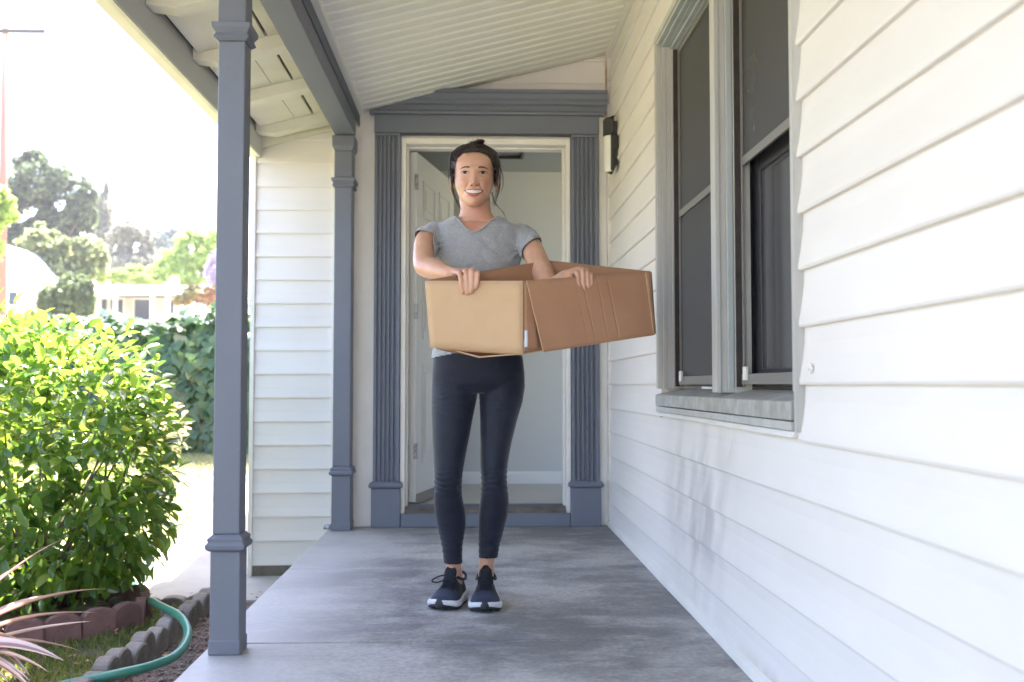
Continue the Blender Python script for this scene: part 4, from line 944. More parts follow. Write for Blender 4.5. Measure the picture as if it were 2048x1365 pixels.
LEGR = [(730, 958, 1046, .070, .090, 3.635), (752, 957, 1049, .080, .102, 3.635), (775, 958, 1050, .080, .100, 3.635), (803, 959, 1045.5, .082, .098, 3.635), (825, 959.5, 1039, .082, .094, 3.633), (845, 960, 1033.5, .080, .090, 3.630), (885, 961, 1023.5, .074, .080, 3.622), (910, 960.5, 1018.5, .070, .072, 3.615), (930, 960.5, 1015.5, .066, .064, 3.608),
        (950, 962, 1014, .062, .056, 3.604), (968, 963, 1014.5, .058, .052, 3.606), (990, 961.5, 1017, .052, .054, 3.615), (1010, 959.5, 1017.5, .050, .062, 3.622), (1030, 957.5, 1015.5, .048, .070, 3.632), (1050, 957, 1010.5, .046, .070, 3.640), (1072, 957, 1004.5, .043, .060, 3.648), (1090, 957, 999, .040, .050, 3.655), (1134, 957, 993, .036, .042, 3.662)]
def torso_rings(inset=0, rows=TORSO, yb=None, n=44, p=2.25):
    out = []
    for r in rows:
        Yc = r[5] if len(r) > 5 else Yb; a = at(r[1], r[0], Y=Yc); b = at(r[2], r[0], Y=Yc)
        out.append(ell((a.x + b.x) / 2, Yc, (a.z + b.z) / 2, (b.x - a.x) / 2 - inset, r[3] - inset, r[4] - inset, n, p))
    return out
# skin --------------------------------------------------------------
def skinmat():
    m = bpy.data.materials.new('skin'); m.use_nodes = True; t = m.node_tree; N = t.nodes; L = t.links; b = N['Principled BSDF']
    b.inputs['Roughness'].default_value = .38; b.inputs['Specular IOR Level'].default_value = .45
    b.inputs['Subsurface Weight'].default_value = .12; b.inputs['Subsurface Radius'].default_value = (.012, .005, .003); b.inputs['Subsurface Scale'].default_value = .6
    tc = N.new('ShaderNodeTexCoord'); n = N.new('ShaderNodeTexNoise'); n.inputs['Scale'].default_value = 28; n.inputs['Detail'].default_value = 5; L.new(tc.outputs['Object'], n.inputs['Vector'])
    r = N.new('ShaderNodeValToRGB'); e = r.color_ramp.elements; e[0].position = .3; e[1].position = .7; e[0].color = (.53, .285, .185, 1); e[1].color = (.61, .350, .240, 1); L.new(n.outputs[0], r.inputs[0])
    a = N.new('ShaderNodeAttribute'); a.attribute_name = 'blush_and_shade'; c = mixcol(t, r.outputs[0], (.50, .19, .135), a.outputs['Fac']); L.new(c, b.inputs['Base Color'])
    n2 = N.new('ShaderNodeTexNoise'); n2.inputs['Scale'].default_value = 260; n2.inputs['Detail'].default_value = 3; L.new(tc.outputs['Object'], n2.inputs['Vector'])
    bp = N.new('ShaderNodeBump'); bp.inputs['Strength'].default_value = .15; bp.inputs['Distance'].default_value = .0008; L.new(n2.outputs[0], bp.inputs['Height']); L.new(bp.outputs[0], b.inputs['Normal'])
    return m
M['skin'] = skinmat()
# head --------------------------------------------------------------
HC = at(948.0, 411, Y=3.59); HC = Vector((HC.x, 3.59, at(948, 411, Y=3.50).z))       # under the chin, on the ear axis
hz_ = [0, .006, .012, .024, .035, .047, .065, .085, .100, .115, .140, .160, .178, .192, .203, .211, .2145]
hw_ = [.015, .025, .0325, .0430, .0503, .0562, .0632, .0688, .0710, .0720, .0728, .0722, .0680, .0590, .046, .028, .004]
hf_ = [.080, .087, .0895, .091, .091, .091, .092, .093, .0925, .091, .090, .0875, .079, .0655, .048, .028, .004]
hb_ = [-.058, -.040, -.022, .000, .018, .036, .058, .074, .082, .088, .094, .094, .086, .073, .055, .032, .004]
he_ = [1.95, 1.95, 1.95, 1.95, 2.0, 2.0, 2.1, 2.2, 2.25, 2.3, 2.3, 2.25, 2.15, 2.1, 2.05, 2.0, 2.0]
ip = lambda z, t: float(np.interp(z, hz_, t))
g2 = lambda x, z, cx, cz, sx, sz: np.exp(-((x - cx) / sx) ** 2 - ((z - cz) / sz) ** 2)
def feat(x, z):
    ax = abs(x); d = 0
    d += .0030 * g2(ax, z, .022, .134, .018, .007)
    d -= .0085 * g2(ax, z, .0300, .1165, .0150, .0085)
    d += .0048 * g2(ax, z, .0315, .1165, .0115, .0060)
    d -= .0022 * g2(ax, z, .0300, .1065, .013, .0035)                       # under-eye crease of the smile
    t = np.clip((.126 - z) / (.126 - .0755), 0, 1); hgt = .0010 + .0150 * t ** 1.25; below = np.clip((z - .0665) / .006, 0, 1)
    d += hgt * np.exp(-(x / (.0088 + .0030 * t)) ** 2) * below * (z < .14) * np.clip((.138 - z) / .012, 0, 1)
    d += .0055 * g2(x, z, 0, .0755, .0078, .0060)
    d += .0088 * g2(ax, z, .0136, .0735, .0054, .0056)
    d -= .0022 * g2(ax, z, .0195, .0745, .003, .006)
    d += .0068 * g2(ax, z, .0400, .0790, .0165, .0145)                      # raised cheeks
    d += .0070 * g2(x, z, 0, .046, .030, .0170)                             # mouth mound
    d -= .0030 * g2(x, z, 0, .0300, .020, .0050)
    d += .0040 * g2(x, z, 0, .0140, .017, .0110)                            # chin
    fx = np.clip((.076 - z) / .034, 0, 1); lx = .0195 + .0185 * fx; d -= .0034 * np.exp(-((ax - lx) / .0042) ** 2) * (z < .080) * (z > .038)   # smile folds
    d -= .0025 * g2(ax, z, .0375, .0500, .004, .005)
    d -= .0010 * np.exp(-(x / .0028) ** 2) * (z > .0570) * (z < .067)
    return d
def front_y(x, z):
    w_ = ip(z, hw_); n = ip(z, he_); q = max(0, 1 - (min(abs(x), w_ * .999) / w_) ** n); f_, b_ = ip(z, hf_), ip(z, hb_)
    return (b_ - f_) / 2 - (f_ + b_) / 2 * q ** (1 / n) - float(feat(x, z))
def hpt(x, z, off=.0): return Vector((HC.x + x, HC.y + front_y(x, z) - off, HC.z + z))
def head_rings(n=120, grow=0, zs=None):
    out = []
    for z in (zs if zs is not None else np.concatenate([np.linspace(0, .2, 90), np.linspace(.202, .2145, 8)])):
        w_, f_, b_, e_ = ip(z, hw_), ip(z, hf_), ip(z, hb_), ip(z, he_); r = []
        for i in range(n):
            a = 2 * math.pi * i / n; c, s = math.cos(a), math.sin(a)
            x = math.copysign(abs(c) ** (2 / e_), c) * w_; q = abs(s) ** (2 / e_)
            yc = (b_ - f_) / 2; rr_ = (f_ + b_) / 2
            y = yc - rr_ * q - float(feat(x, z)) * min(1, 1.6 * q) if s < 0 else yc + rr_ * q
            r.append((HC.x + x, HC.y + y, HC.z + z))
        out.append(r)
    return out
mb = MB(); mb.rings(head_rings())
for sgn in (-1, 1):                                                        # ears
    ex = HC.x + sgn * .0735; rs = []
    for k, (dz, ry, rx) in enumerate(((-.031, .004, .004), (-.026, .009, .006), (-.012, .012, .006), (.004, .016, .007), (.018, .017, .007), (.026, .011, .006), (.030, .004, .004))):
        rs.append([(ex + sgn * (.004 + .0015 * k) + rx * math.cos(a), HC.y + .004 + ry * math.sin(a), HC.z + .094 + dz) for a in np.linspace(0, 2 * math.pi, 13)[:-1]])
    mb.rings(rs)
nk = [(395, 918, 981, .038, .045, 3.605), (410, 920, 981, .046, .050, 3.607), (425, 920.5, 983, .050, .052, 3.610), (437, 916, 990, .053, .056, 3.615), (446, 905, 1002, .058, .062, 3.620)]
mb.rings(torso_rings(.0, nk, n=36, p=2.0))
mb.rings(torso_rings(.006, [r for r in TORSO if r[0] < 760]))
mb.rings(torso_rings(.005, LEGL[:-3] , n=28, p=2.0)); mb.rings(torso_rings(.005, LEGR[:-2], n=28, p=2.0))
for (xa, ya, Y, xf) in ((906.5, 1120, 3.665, 908), (974.5, 1106, 3.662, 972)):             # ankles and feet inside the shoes
    a = at(xa, ya - 22, Y=Y - .005); b_ = at(xa, ya, Y=Y); c_ = at(xf + (1 if xa < 930 else 0), 1146, Y=3.682)
    mb.tube([a, b_, Vector((c_.x, 3.682, c_.z)), Vector((c_.x, 3.690, .06))], [.026, .0270, .0285, .029], 18)
# collarbones
for sgn, (xa, xb, yy) in ((-1, (930, 893, 449)), (1, (962, 1010, 450))):
    mb.tube([at(xa, 456, Y=3.560), at((xa + xb) / 2, 452, Y=3.562), at(xb, yy, Y=3.585)], [.006, .007, .006], 8)
# arms: her right arm (left in the picture)
ar = smooth_path([at(872, 472, Y=3.625), at(853, 481, Y=3.575), at(848, 505, Y=3.510), at(851, 531, Y=3.445), at(872, 540, Y=3.385), at(892, 546, Y=3.335), at(905, 548, Y=3.310), at(918, 549, Y=3.290)], 7)
rr = np.interp(np.linspace(0, 1, len(ar)), [0, .15, .31, .43, .57, .74, .87, 1], [.043, .039, .037, .0400, .037, .0265, .0225, .010]); mb.tube(ar, list(rr), 24)
al = smooth_path([at(1040, 474, Y=3.625), at(1058, 489, Y=3.57), at(1074, 520, Y=3.455), at(1092, 560, Y=3.37), at(1104, 578, Y=3.325), at(1118, 566, Y=3.300), at(1133, 553, Y=3.285), at(1147, 548, Y=3.275)], 7)
rr = np.interp(np.linspace(0, 1, len(al)), [0, .17, .36, .51, .62, .75, .87, 1], [.043, .040, .0385, .0375, .036, .027, .0225, .010]); mb.tube(al, list(rr), 24)
def hand(wr, fingers, thumb):
    """fingers: knuckle, middle joint, end joint, tip for each of four; metacarpals spread from the wrist"""
    for k, (mcp, pip, dip, tip, r) in enumerate(fingers):
        mb.tube([wr, Vector(wr).lerp(mcp, .5) + Vector((0, 0, .003)), mcp], [.020, .0150, .0112], 12)
        fing(mb, [mcp, pip, Vector(pip).lerp(dip, .5) + Vector((0, -.002, 0)), dip, tip], [.0106 * r, .0093 * r, .0086 * r, .0083 * r, .0068 * r])
    fing(mb, [wr, thumb[0], thumb[1], thumb[2]], [.0135, .0125, .0095, .0075])
yp1 = lambda x: 3.25 - .10 * (x - 850) / 197
F4 = []
for (xk, xp, yp, xd, yd, xt, yt, r) in ((918, 920, 547, 923, 571, 926, 587, .92), (929, 932, 542, 934, 572, 935.5, 589, 1.0), (941, 943.5, 540, 944, 571, 943, 585, 1.02), (952, 955, 545, 954.5, 563, 951.5, 577, .98)):
    Yf = yp1(xt) - .0145
    F4.append((at(xk, 546, Y=3.268), at(xp, yp + 1, Y=yp1(xp) - .006), at(xd, yd, Y=Yf - .002), at(xt, yt, Y=Yf + .002), r))
hand(at(900, 547, Y=3.325), F4, (at(930, 556, Y=3.285), at(948, 566, Y=yp1(948) + .022), at(952, 582, Y=yp1(952) + .016)))
yp2 = lambda x: 3.15 + .15 * (x - 1047) / 256
F4 = []
for (xk, yk, xp, yp, xd, yd, xt, yt, r) in ((1147, 545, 1154, 546, 1156, 566, 1161, 581, .95), (1156, 540, 1164, 541, 1166, 568, 1168, 583, 1.0), (1165, 541, 1173.5, 543, 1175.5, 567, 1175.5, 582, .97), (1173, 545, 1181, 549, 1183, 564, 1181.5, 576, .86)):
    Yf = yp2(xt) - .0150
    F4.append((at(xk, yk, Y=3.275), at(xp, yp, Y=yp2(xp) - .006), at(xd, yd, Y=Yf - .002), at(xt, yt, Y=Yf + .002), r))
hand(at(1129, 556, Y=3.290), F4, (at(1143, 560, Y=3.262), at(1150, 572, Y=yp2(1150) + .022), at(1155, 586, Y=yp2(1155) + .016)))
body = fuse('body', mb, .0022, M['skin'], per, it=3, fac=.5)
me = body.data; co = np.empty(len(me.vertices) * 3, np.float32); me.vertices.foreach_get('co', co); co = co.reshape(-1, 3)
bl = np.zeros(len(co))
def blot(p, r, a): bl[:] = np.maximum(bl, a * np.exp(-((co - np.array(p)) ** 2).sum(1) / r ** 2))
blot(hpt(.042, .080), .018, .40); blot(hpt(-.042, .080), .018, .40); blot(hpt(0, .075), .010, .30); blot(hpt(0, .033), .012, .2)
for p, r, a in (((HC.x - .078, HC.y, HC.z + .09), .018, .45), ((HC.x + .078, HC.y, HC.z + .09), .018, .45), (at(944, 462, Y=3.55), .05, .35), (at(845, 540, Y=3.42), .03, .4)): blot(p, r, a)
for q in F4: blot(q[1], .010, .5); blot(q[3], .010, .45)
for (x, y) in ((920, 547), (932, 542), (943, 540), (955, 545), (927, 588), (936, 589), (943, 585), (951, 577)): blot(at(x, y, Y=3.20), .012, .5)
blot(at(950, 428, Y=3.56), .045, .55)  # shade under the chin, painted on as redder, darker skin
a_ = me.attributes.new('blush_and_shade', 'FLOAT', 'POINT'); a_.data.foreach_set('value', bl.astype(np.float32))
# face details -------------------------------------------------------
def patch(name, xs, lo_, hi_, off, m, parent, nv=5, bulge=0):
    V = []; F = []; n = len(xs)
    for i, x in enumerate(xs):
        for j in range(nv):
            t = j / (nv - 1); z = lo_[i] + (hi_[i] - lo_[i]) * t
            V.append(hpt(x, z, off + bulge * math.sin(math.pi * t) * math.sin(math.pi * i / (n - 1))))
    for i in range(n - 1):
        for j in range(nv - 1): a = i * nv + j; F.append((a, a + nv, a + nv + 1, a + 1))
    return mesh(name, V, F, m, parent, smooth=True)
M['sclera'] = mat('eye_white', (.50, .43, .39), .2); M['iris'] = mat('iris', (.018, .010, .007), .35, spec=.3); M['lash'] = mat('lash', (.015, .010, .009), .6)
M['browm'] = mat('eyebrow', (.045, .026, .02), .7, var=(.075, .042, .032), vscale=300); M['teeth'] = mat('teeth', (.66, .62, .57), .25); M['mouthm'] = mat('mouth_inside', (.07, .018, .016), .5); M['lip'] = mat('lips', (.46, .135, .125), .33, var=(.40, .11, .10), vscale=120); M['nost'] = mat('nostril', (.10, .035, .025), .8)
for sg in (-1, 1):
    cx, cz = sg * .0318, .1168; n = 13; u = np.linspace(-1, 1, n); xs = cx + u * .0158; tilt = sg * u * .0012
    hi_ = cz + tilt + .0044 * np.clip(1 - np.abs(u) ** 2.2, 0, 1); lo_ = cz + tilt - .0032 * np.clip(1 - np.abs(u) ** 2.0, 0, 1)
    eye = patch('eye', xs, lo_, hi_, .0009, M['sclera'], per, 5, .0012)
    ux = np.linspace(-1, 1, 11); xi = cx - .0004 + ux * .0064; r = .0064 * np.sqrt(np.clip(1 - ux ** 2, 0, 1)); top = np.interp(xi, xs, hi_); bot = np.interp(xi, xs, lo_)
    patch('iris', xi, np.maximum(cz - r, bot), np.minimum(cz + .0006 + r, top), .0024, M['iris'], eye, 4, .0003)
    patch('eyelash', cx + u * .0168, hi_ - .0004, hi_ + .0014 + .0008 * (1 - u ** 2), .0026, M['lash'], eye, 3)
    patch('lower_lash', xs, lo_ - .0007, lo_ + .0001, .0018, mat('lower_lash', (.16, .07, .05), .6), eye, 2)
    patch('eyelid_crease', cx + u * .0135, hi_ + .0030, hi_ + .0037, .0006, mat('lid_crease', (.30, .145, .10), .6), eye, 2)
    ub = np.linspace(0, 1, 12); xb = sg * (.0155 + ub * .0360); zc = .1335 + .0040 * np.sin(np.pi * np.clip(ub * .8 + .1, 0, 1)) - .0035 * ub ** 2; th = .0033 * np.clip(1 - (ub - .25) ** 2 * 1.5, .12, 1)
    patch('eyebrow', xb, zc - th, zc + th * .8, .0012, M['browm'], per, 4)
    un = np.linspace(-1, 1, 7); xn = sg * .0085 + un * .0036; rn = .0016 * np.sqrt(1 - un ** 2 * .99); patch('nostril', xn, .0682 - rn, .0682 + rn, .0008, M['nost'], per, 3)
u = np.linspace(-1, 1, 25); aM = .0345; xm = u * aM; curve = u ** 2
up_lo = .0520 + .0024 * curve; lo_up = .0400 + .0142 * curve ** 1.0; lo_up = np.minimum(lo_up, up_lo - .0002)
patch('mouth', xm, lo_up - .0003, up_lo + .0003, .0008, M['mouthm'], per, 5)
ut = np.linspace(-1, 1, 21); xt = ut * .0272; tu = .0520 + .0024 * (xt / aM) ** 2; tl = .0410 + .0130 * (xt / aM) ** 2; tl = np.minimum(tl, tu - .0004)
patch('teeth', xt, tl, tu, .0016, M['teeth'], per, 5, .0012)
mid = np.exp(-(u / .16) ** 2)
patch('upper_lip', xm * 1.04, up_lo, up_lo + .0046 * np.clip(1 - np.abs(u) ** 2.4, 0, 1) * (1 - .18 * mid) + .0003, .0016, M['lip'], per, 5, .0016)
patch('lower_lip', xm * 1.0, lo_up - .0098 * np.clip(1 - np.abs(u) ** 2.2, 0, 1) - .0003, lo_up + .0001, .0018, M['lip'], per, 5, .0024)
# hair ---------------------------------------------------------------
def hairmat():
    m = bpy.data.materials.new('hair'); m.use_nodes = True; t = m.node_tree; N = t.nodes; L = t.links; b = N['Principled BSDF']; b.inputs['Roughness'].default_value = .42
    tc = N.new('ShaderNodeTexCoord'); mp = N.new('ShaderNodeMapping'); mp.inputs['Scale'].default_value = (260, 60, 20); L.new(tc.outputs['Object'], mp.inputs[0])
    n = N.new('ShaderNodeTexNoise'); n.inputs['Scale'].default_value = 1.0; n.inputs['Detail'].default_value = 5; L.new(mp.outputs[0], n.inputs['Vector'])
    r = N.new('ShaderNodeValToRGB'); r.color_ramp.elements[0].color = (.010, .007, .008, 1); r.color_ramp.elements[1].color = (.045, .026, .022, 1); L.new(n.outputs[0], r.inputs[0]); L.new(r.outputs[0], b.inputs['Base Color'])
    bp = N.new('ShaderNodeBump'); bp.inputs['Strength'].default_value = .6; bp.inputs['Distance'].default_value = .002; L.new(n.outputs[0], bp.inputs['Height']); L.new(bp.outputs[0], b.inputs['Normal']); return m
M['hair'] = hairmat()
def hairline(x): return float(np.interp(abs(x), [0, .02, .04, .048, .056, .062, .067, .072], [.1935, .1935, .190, .185, .176, .162, .140, .118]))
hb = MB(); nA = 96; zs = np.concatenate([np.linspace(.02, .20, 60), np.linspace(.202, .2144, 7)]); rings_ = []
def hair_pt(z, a):
    w_, f_, b_, e_ = ip(z, hw_), ip(z, hf_), ip(z, hb_), ip(z, he_); c, s = math.cos(a), math.sin(a)
    x = math.copysign(abs(c) ** (2 / e_), c) * w_; q = abs(s) ** (2 / e_); y = (b_ - f_) / 2 + (f_ + b_) / 2 * q * (-1 if s < 0 else 1)
    g = .0025 + .0115 * min(1, max(0, (z - .098) / .050)) + .003 * min(1, max(0, (z - .10) / .08)) ; nv = Vector((x, y, max(0, z - .13) * 1.15)); nv.normalize()
    if y < 0 and abs(x) < .069: g = .0015 + .0155 * min(1, max(0, (z - hairline(x)) / .045))
    g += .013 * min(1, max(0, (z - (.150 if y > -.03 else .185)) / .035))
    w2 = .0022 * noise.noise(Vector((x * 60, y * 60, z * 9))) + .0012 * noise.noise(Vector((math.atan2(y, x) * 16, z * 4, 1)))
    return Vector((x, y, z)) + nv * (g + w2), x, y
for z in zs: rings_.append([hair_pt(z, 2 * math.pi * i / nA) for i in range(nA)])
V = []; idx = {}; F = []
def keep(z, x, y):
    if y >= -.002: return z > .030 if y > .03 else (z > .095 or abs(x) < .05)
    if abs(x) < .0685: return z > hairline(x) - .002 + .0022 * noise.noise(Vector((x * 90, 3, 1)))
    return z > .092
for j, z in enumerate(zs):
    for i in range(nA):
        p, x, y = rings_[j][i]
        if keep(z, x, y): idx[(j, i)] = len(V); V.append(HC + p)
for j in range(len(zs) - 1):
    for i in range(nA):
        q = [(j, i), (j, (i + 1) % nA), (j + 1, (i + 1) % nA), (j + 1, i)]
        if all(k in idx for k in q): F.append(tuple(idx[k] for k in q))
top = len(V); V.append(HC + Vector((0, 0, .2440)))
for i in range(nA):
    if (len(zs) - 1, i) in idx: F.append((idx[(len(zs) - 1, i)], idx[(len(zs) - 1, (i + 1) % nA)], top))
hb.add(V, F)
# knot on the crown
kc = HC + Vector((.012, .010, .2475))
for k in range(26):
    a0 = random.uniform(0, 6.28); r = random.uniform(.008, .019); t_ = random.uniform(-.4, .4); pts = []
    for i in range(9):
        a = a0 + i * .55; pts.append(kc + Vector((r * math.cos(a) * 1.15, r * math.sin(a), .005 * math.sin(a * 1.3 + t_) + random.uniform(-.001, .001))))
    hb.tube(pts, [.002, .004, .005, .0055, .0055, .0055, .005, .004, .001], 5)
for k in range(14):
    a = random.uniform(0, 6.28); hb.tube([kc, kc + Vector((math.cos(a) * .016, .008, .004)), kc + Vector((math.cos(a) * random.uniform(.024, .036), random.uniform(-.01, .02), random.uniform(-.008, .006)))], [.002, .0012, .0003], 4)
# combed strands from the hairline to the knot
for k in range(620):
    x = random.uniform(-.072, .072); zl = max(.118, hairline(x) + random.uniform(.006, .016)) if abs(x) < .0685 else random.uniform(.135, .18)
    pts = []
    if abs(x) < .0685: s0 = Vector((x, front_y(x, min(zl, .2)) + float(feat(x, min(zl, .2))) - .003, zl))
    else: s0 = Vector((math.copysign(ip(zl, hw_) + .004, x), random.uniform(-.04, .04), zl))
    e0 = Vector((.012 + x * .12, .010, .2460)); n_ = 8
    for i in range(n_ + 1):
        t_ = i / n_; p = s0.lerp(e0, t_); c0 = Vector((0, 0, .11)); d_ = p - c0; 
        zc = min(max(p.z, .02), .213); rw, rf, rb = ip(zc, hw_), ip(zc, hf_), ip(zc, hb_)
        # push onto the cap
        lim = Vector((.0725 + .0150, (.090 if d_.y < 0 else .094) + .009, .1045 + .0270)); q = math.sqrt((d_.x / lim.x) ** 2 + (d_.y / lim.y) ** 2 + (d_.z / lim.z) ** 2)
        if i > 0 and q > 0: d_ = d_ / q * (1.0 + random.uniform(-.004, .008)); p = c0 + d_ * (1) if t_ > .2 else p.lerp(c0 + d_, t_ / .2)
        pts.append(HC + p)
    r = random.uniform(.0004, .0010); hb.tube(smooth_path(pts, 2), r, 3, cap=False)
# loose strands by the ears
def lock(P_, n, r0, jit):
    for k in range(n):
        j = Vector((random.gauss(0, jit), random.gauss(0, jit), 0)); pts = []
        for i, q in enumerate(P_):
            f = i / (len(P_) - 1); pts.append(Vector(q) + j * (1 - .3 * f) + Vector((random.gauss(0, jit * .5) * f, random.gauss(0, jit * .5) * f, random.gauss(0, .004) * f)))
        ps = smooth_path(pts, 6); hb.tube(ps, list(np.linspace(r0, r0 * .25, len(ps))), 4)
lock([at(904, 318, Y=3.56), at(901, 340, Y=3.55), at(902, 362, Y=3.545), at(908, 390, Y=3.55), at(919, 414, Y=3.56)], 8, .0007, .0028)
lock([at(904, 330, Y=3.56), at(901, 350, Y=3.55), at(903, 372, Y=3.54), at(910, 395, Y=3.56), at(922, 420, Y=3.58)], 10, .0008, .0034)
lock([at(903, 340, Y=3.57), at(901, 360, Y=3.56), at(904, 385, Y=3.57)], 5, .0006, .0028)
lock([at(996, 320, Y=3.55), at(999, 340, Y=3.55), at(999, 365, Y=3.545), at(995, 390, Y=3.54), at(988, 412, Y=3.55)], 8, .0007, .0032)
lock([at(994, 330, Y=3.55), at(997, 352, Y=3.545), at(997, 378, Y=3.545), at(990, 400, Y=3.56), at(986, 412, Y=3.57)], 8, .0008, .0030)
lock([at(907, 306, Y=3.56), at(902, 325, Y=3.56), at(903, 347, Y=3.56), at(908, 372, Y=3.57)], 16, .0012, .0032)
lock([at(988, 306, Y=3.56), at(994, 325, Y=3.56), at(995, 347, Y=3.56), at(990, 374, Y=3.57)], 16, .0012, .0032)
lock([at(984, 385, Y=3.60), at(987, 400, Y=3.60), at(994, 412, Y=3.60), at(1006, 425, Y=3.59), at(1013, 440, Y=3.59)], 5, .0007, .0015)
lock([at(999, 335, Y=3.55), at(1005, 350, Y=3.55), at(1006, 370, Y=3.55), at(1002, 385, Y=3.55)], 5, .0006, .0020)
for k in range(70):
    a = random.uniform(0, 6.28); e_ = random.uniform(.95 if math.sin(a) < .1 else .2, 1.4); q = Vector((math.cos(a) * math.cos(e_) * .086, math.sin(a) * math.cos(e_) * .100, .11 + math.sin(e_) * .122)); tgt = Vector((.01, .01, .245)) - q
    q2 = q + tgt * random.uniform(.2, .5) + Vector((q.x, q.y, q.z - .11)).normalized() * random.uniform(.006, .016); q3 = q2 + tgt * .3 + Vector((random.gauss(0, .008), random.gauss(0, .008), random.uniform(0, .01)))
    hb.tube(smooth_path([HC + q, HC + q.lerp(q2, .5) + Vector((0, 0, .004)), HC + q2, HC + q3], 4), [.0004] * 12 + [.0002], 3)
hair = hb.build('hair', M['hair'], per, smooth=True)
# t-shirt ---------------------------------------------------------------
def fabric(name, c1, c2, sc, bump, rough=.85, sheen=.3, wr=0):
    m = mat(name, c1, rough, var=c2, vscale=sc, bump=bump, bscale=420, spec=.2, bdist=.0008); m.node_tree.nodes['Principled BSDF'].inputs['Sheen Weight'].default_value = sheen; return m
M['shirt'] = fabric('heather_grey_jersey', (.34, .345, .36), (.275, .28, .295), 150, .5)
M['legg'] = fabric('navy_leggings', (.0165, .0185, .033), (.011, .0125, .023), 22, .25, .55, .12)
mb = MB(); mb.rings(torso_rings(-.003, [r for r in TORSO if r[0] < 760]))
sl_l = smooth_path([at(893, 476, Y=3.635), at(873, 472, Y=3.625), at(853, 481, Y=3.575), at(848, 505, Y=3.51)], 7); sl_r = smooth_path([at(1020, 476, Y=3.635), at(1040, 474, Y=3.625), at(1058, 489, Y=3.57), at(1074, 520, Y=3.455)], 7)
ks = [.034, .0495, .0470, .0455]; mb.tube(sl_l, list(np.interp(np.linspace(0, 3, len(sl_l)), range(4), ks)), 28); mb.tube(sl_r, list(np.interp(np.linspace(0, 3, len(sl_r)), range(4), ks)), 28)
mb.rings(torso_rings(-.001, [(436, 903, 1004, .056, .062, 3.62), (444, 890, 1018, .066, .070, 3.62), (456, 868, 1044, .080, .082, 3.62)]))
def shirt_post(co, me):
    nn = normals(me); c = co.astype(float).copy(); d = np.zeros(len(c))
    ax_l, ax_r = np.array(at(868, 500, Y=3.60)), np.array(at(1042, 505, Y=3.60)); mid = np.array(at(955, 520, Y=3.52))
    for i in range(len(c)):
        x, y, z = c[i]
        # soft folds that run from the armpits down and across, and hang below the bust
        a = abs(noise.noise(Vector((x * 9 + z * 7, y * 5, z * 15 - x * 6)))) ; b_ = abs(noise.noise(Vector((x * 8 - z * 9 + 7, y * 5, z * 13 + x * 9))))
        e = noise.noise(Vector((x * 24, y * 18, z * 20)))
        d[i] = -.011 * (max(0, .16 - a) ** 1.2) * 2.2 - .010 * (max(0, .15 - b_) ** 1.2) * 2.2 + .0015 * e + .0016
    for axp in (ax_l, ax_r):
        v = c - axp; rr = np.linalg.norm(v, axis=1); ang = np.arctan2(v[:, 2], v[:, 0]); d += .0035 * np.exp(-(rr / .085) ** 2) * np.sin(ang * 9)
    c += nn * d[:, None]
    dele = np.zeros(len(c), bool)
    # openings: sleeve ends, hem, neck
    for P_, p1, p2, a_ in ((sl_l, at(833, 468, Y=3.57), at(870, 475, Y=3.555), Vector((-.15, -.45, -.87))), (sl_r, at(1042, 509, Y=3.50), at(1083, 481, Y=3.555), Vector((.25, -.50, -.82)))):
        d_ = (p2 - p1).normalized(); nv_ = np.array((a_ - d_ * a_.dot(d_)).normalized()); s_ = (c - np.array(p1)) @ nv_; side_ = (c[:, 0] < at(868.5, 500, Y=3.6).x) if P_ is sl_l else (c[:, 0] > at(1040.5, 500, Y=3.6).x)
        dele |= (s_ > 0) & side_ & (c[:, 2] > Z_(560))
    for P_ in ():
        e = np.array(P_[-1]); dv = np.array((P_[-1] - P_[-3]).normalized()); s_ = (c - e) @ dv; near = np.linalg.norm(c - e, axis=1) < .075; pr_ = np.linalg.norm((c - e) - np.outer(s_, dv), axis=1); side_ = (c[:, 0] < at(869, 500, Y=3.6).x) if P_ is sl_l else (c[:, 0] > at(1039, 500, Y=3.6).x); dele |= near & (s_ > -.006) & (pr_ < .054) & side_
    dele |= c[:, 2] < .884 + .20 * (c[:, 0] + .155)
    xs = [904, 913, 925, 934, 942, 952, 965, 978, 992, 1003]; ys = [424, 431, 449, 461, 467, 467, 459, 446, 431, 422]
    wx = [at(a, b_, Y=3.555).x for a, b_ in zip(xs, ys)]; wz = [at(a, b_, Y=3.555).z for a, b_ in zip(xs, ys)]
    zf = np.interp(c[:, 0], wx, wz, left=9, right=9); zbk = np.where((c[:, 0] > wx[0]) & (c[:, 0] < wx[-1]), at(950, 431, Y=3.66).z, 9)
    t = np.clip((c[:, 1] - 3.60) / .05, 0, 1); dele |= c[:, 2] > zf * (1 - t) + zbk * t
    return c, dele
shirt = fuse('t_shirt', mb, .0040, M['shirt'], per, it=4, fac=.5, post=shirt_post)
so = shirt.modifiers.new('sol', 'SOLIDIFY'); so.thickness = .0022; so.offset = 0
# neck band, sleeve hems
b = MB(); pts = []
for a, b_ in zip([906, 913, 925, 934, 942, 952, 965, 978, 991, 1000], [427, 431, 449, 461, 467.5, 467.5, 459.5, 446, 431, 427]):
    q = at(a, b_, Y=3.555); pts.append(q)
from mathutils.bvhtree import BVHTree
bv = BVHTree.FromPolygons([v.co.copy() for v in shirt.data.vertices], [tuple(p.vertices) for p in shirt.data.polygons])
pp = []
for q in smooth_path(pts, 4):
    o_ = Vector((0, 0, .79)); hit = bv.find_nearest(q + Vector((0, -.02, -.002)))
    pp.append(hit[0] + Vector((0, -.0012, .0025)) if hit[0] is not None else q)
b.tube(pp, .0042, 8); b.build('neckband', M['shirt'], per, smooth=True)
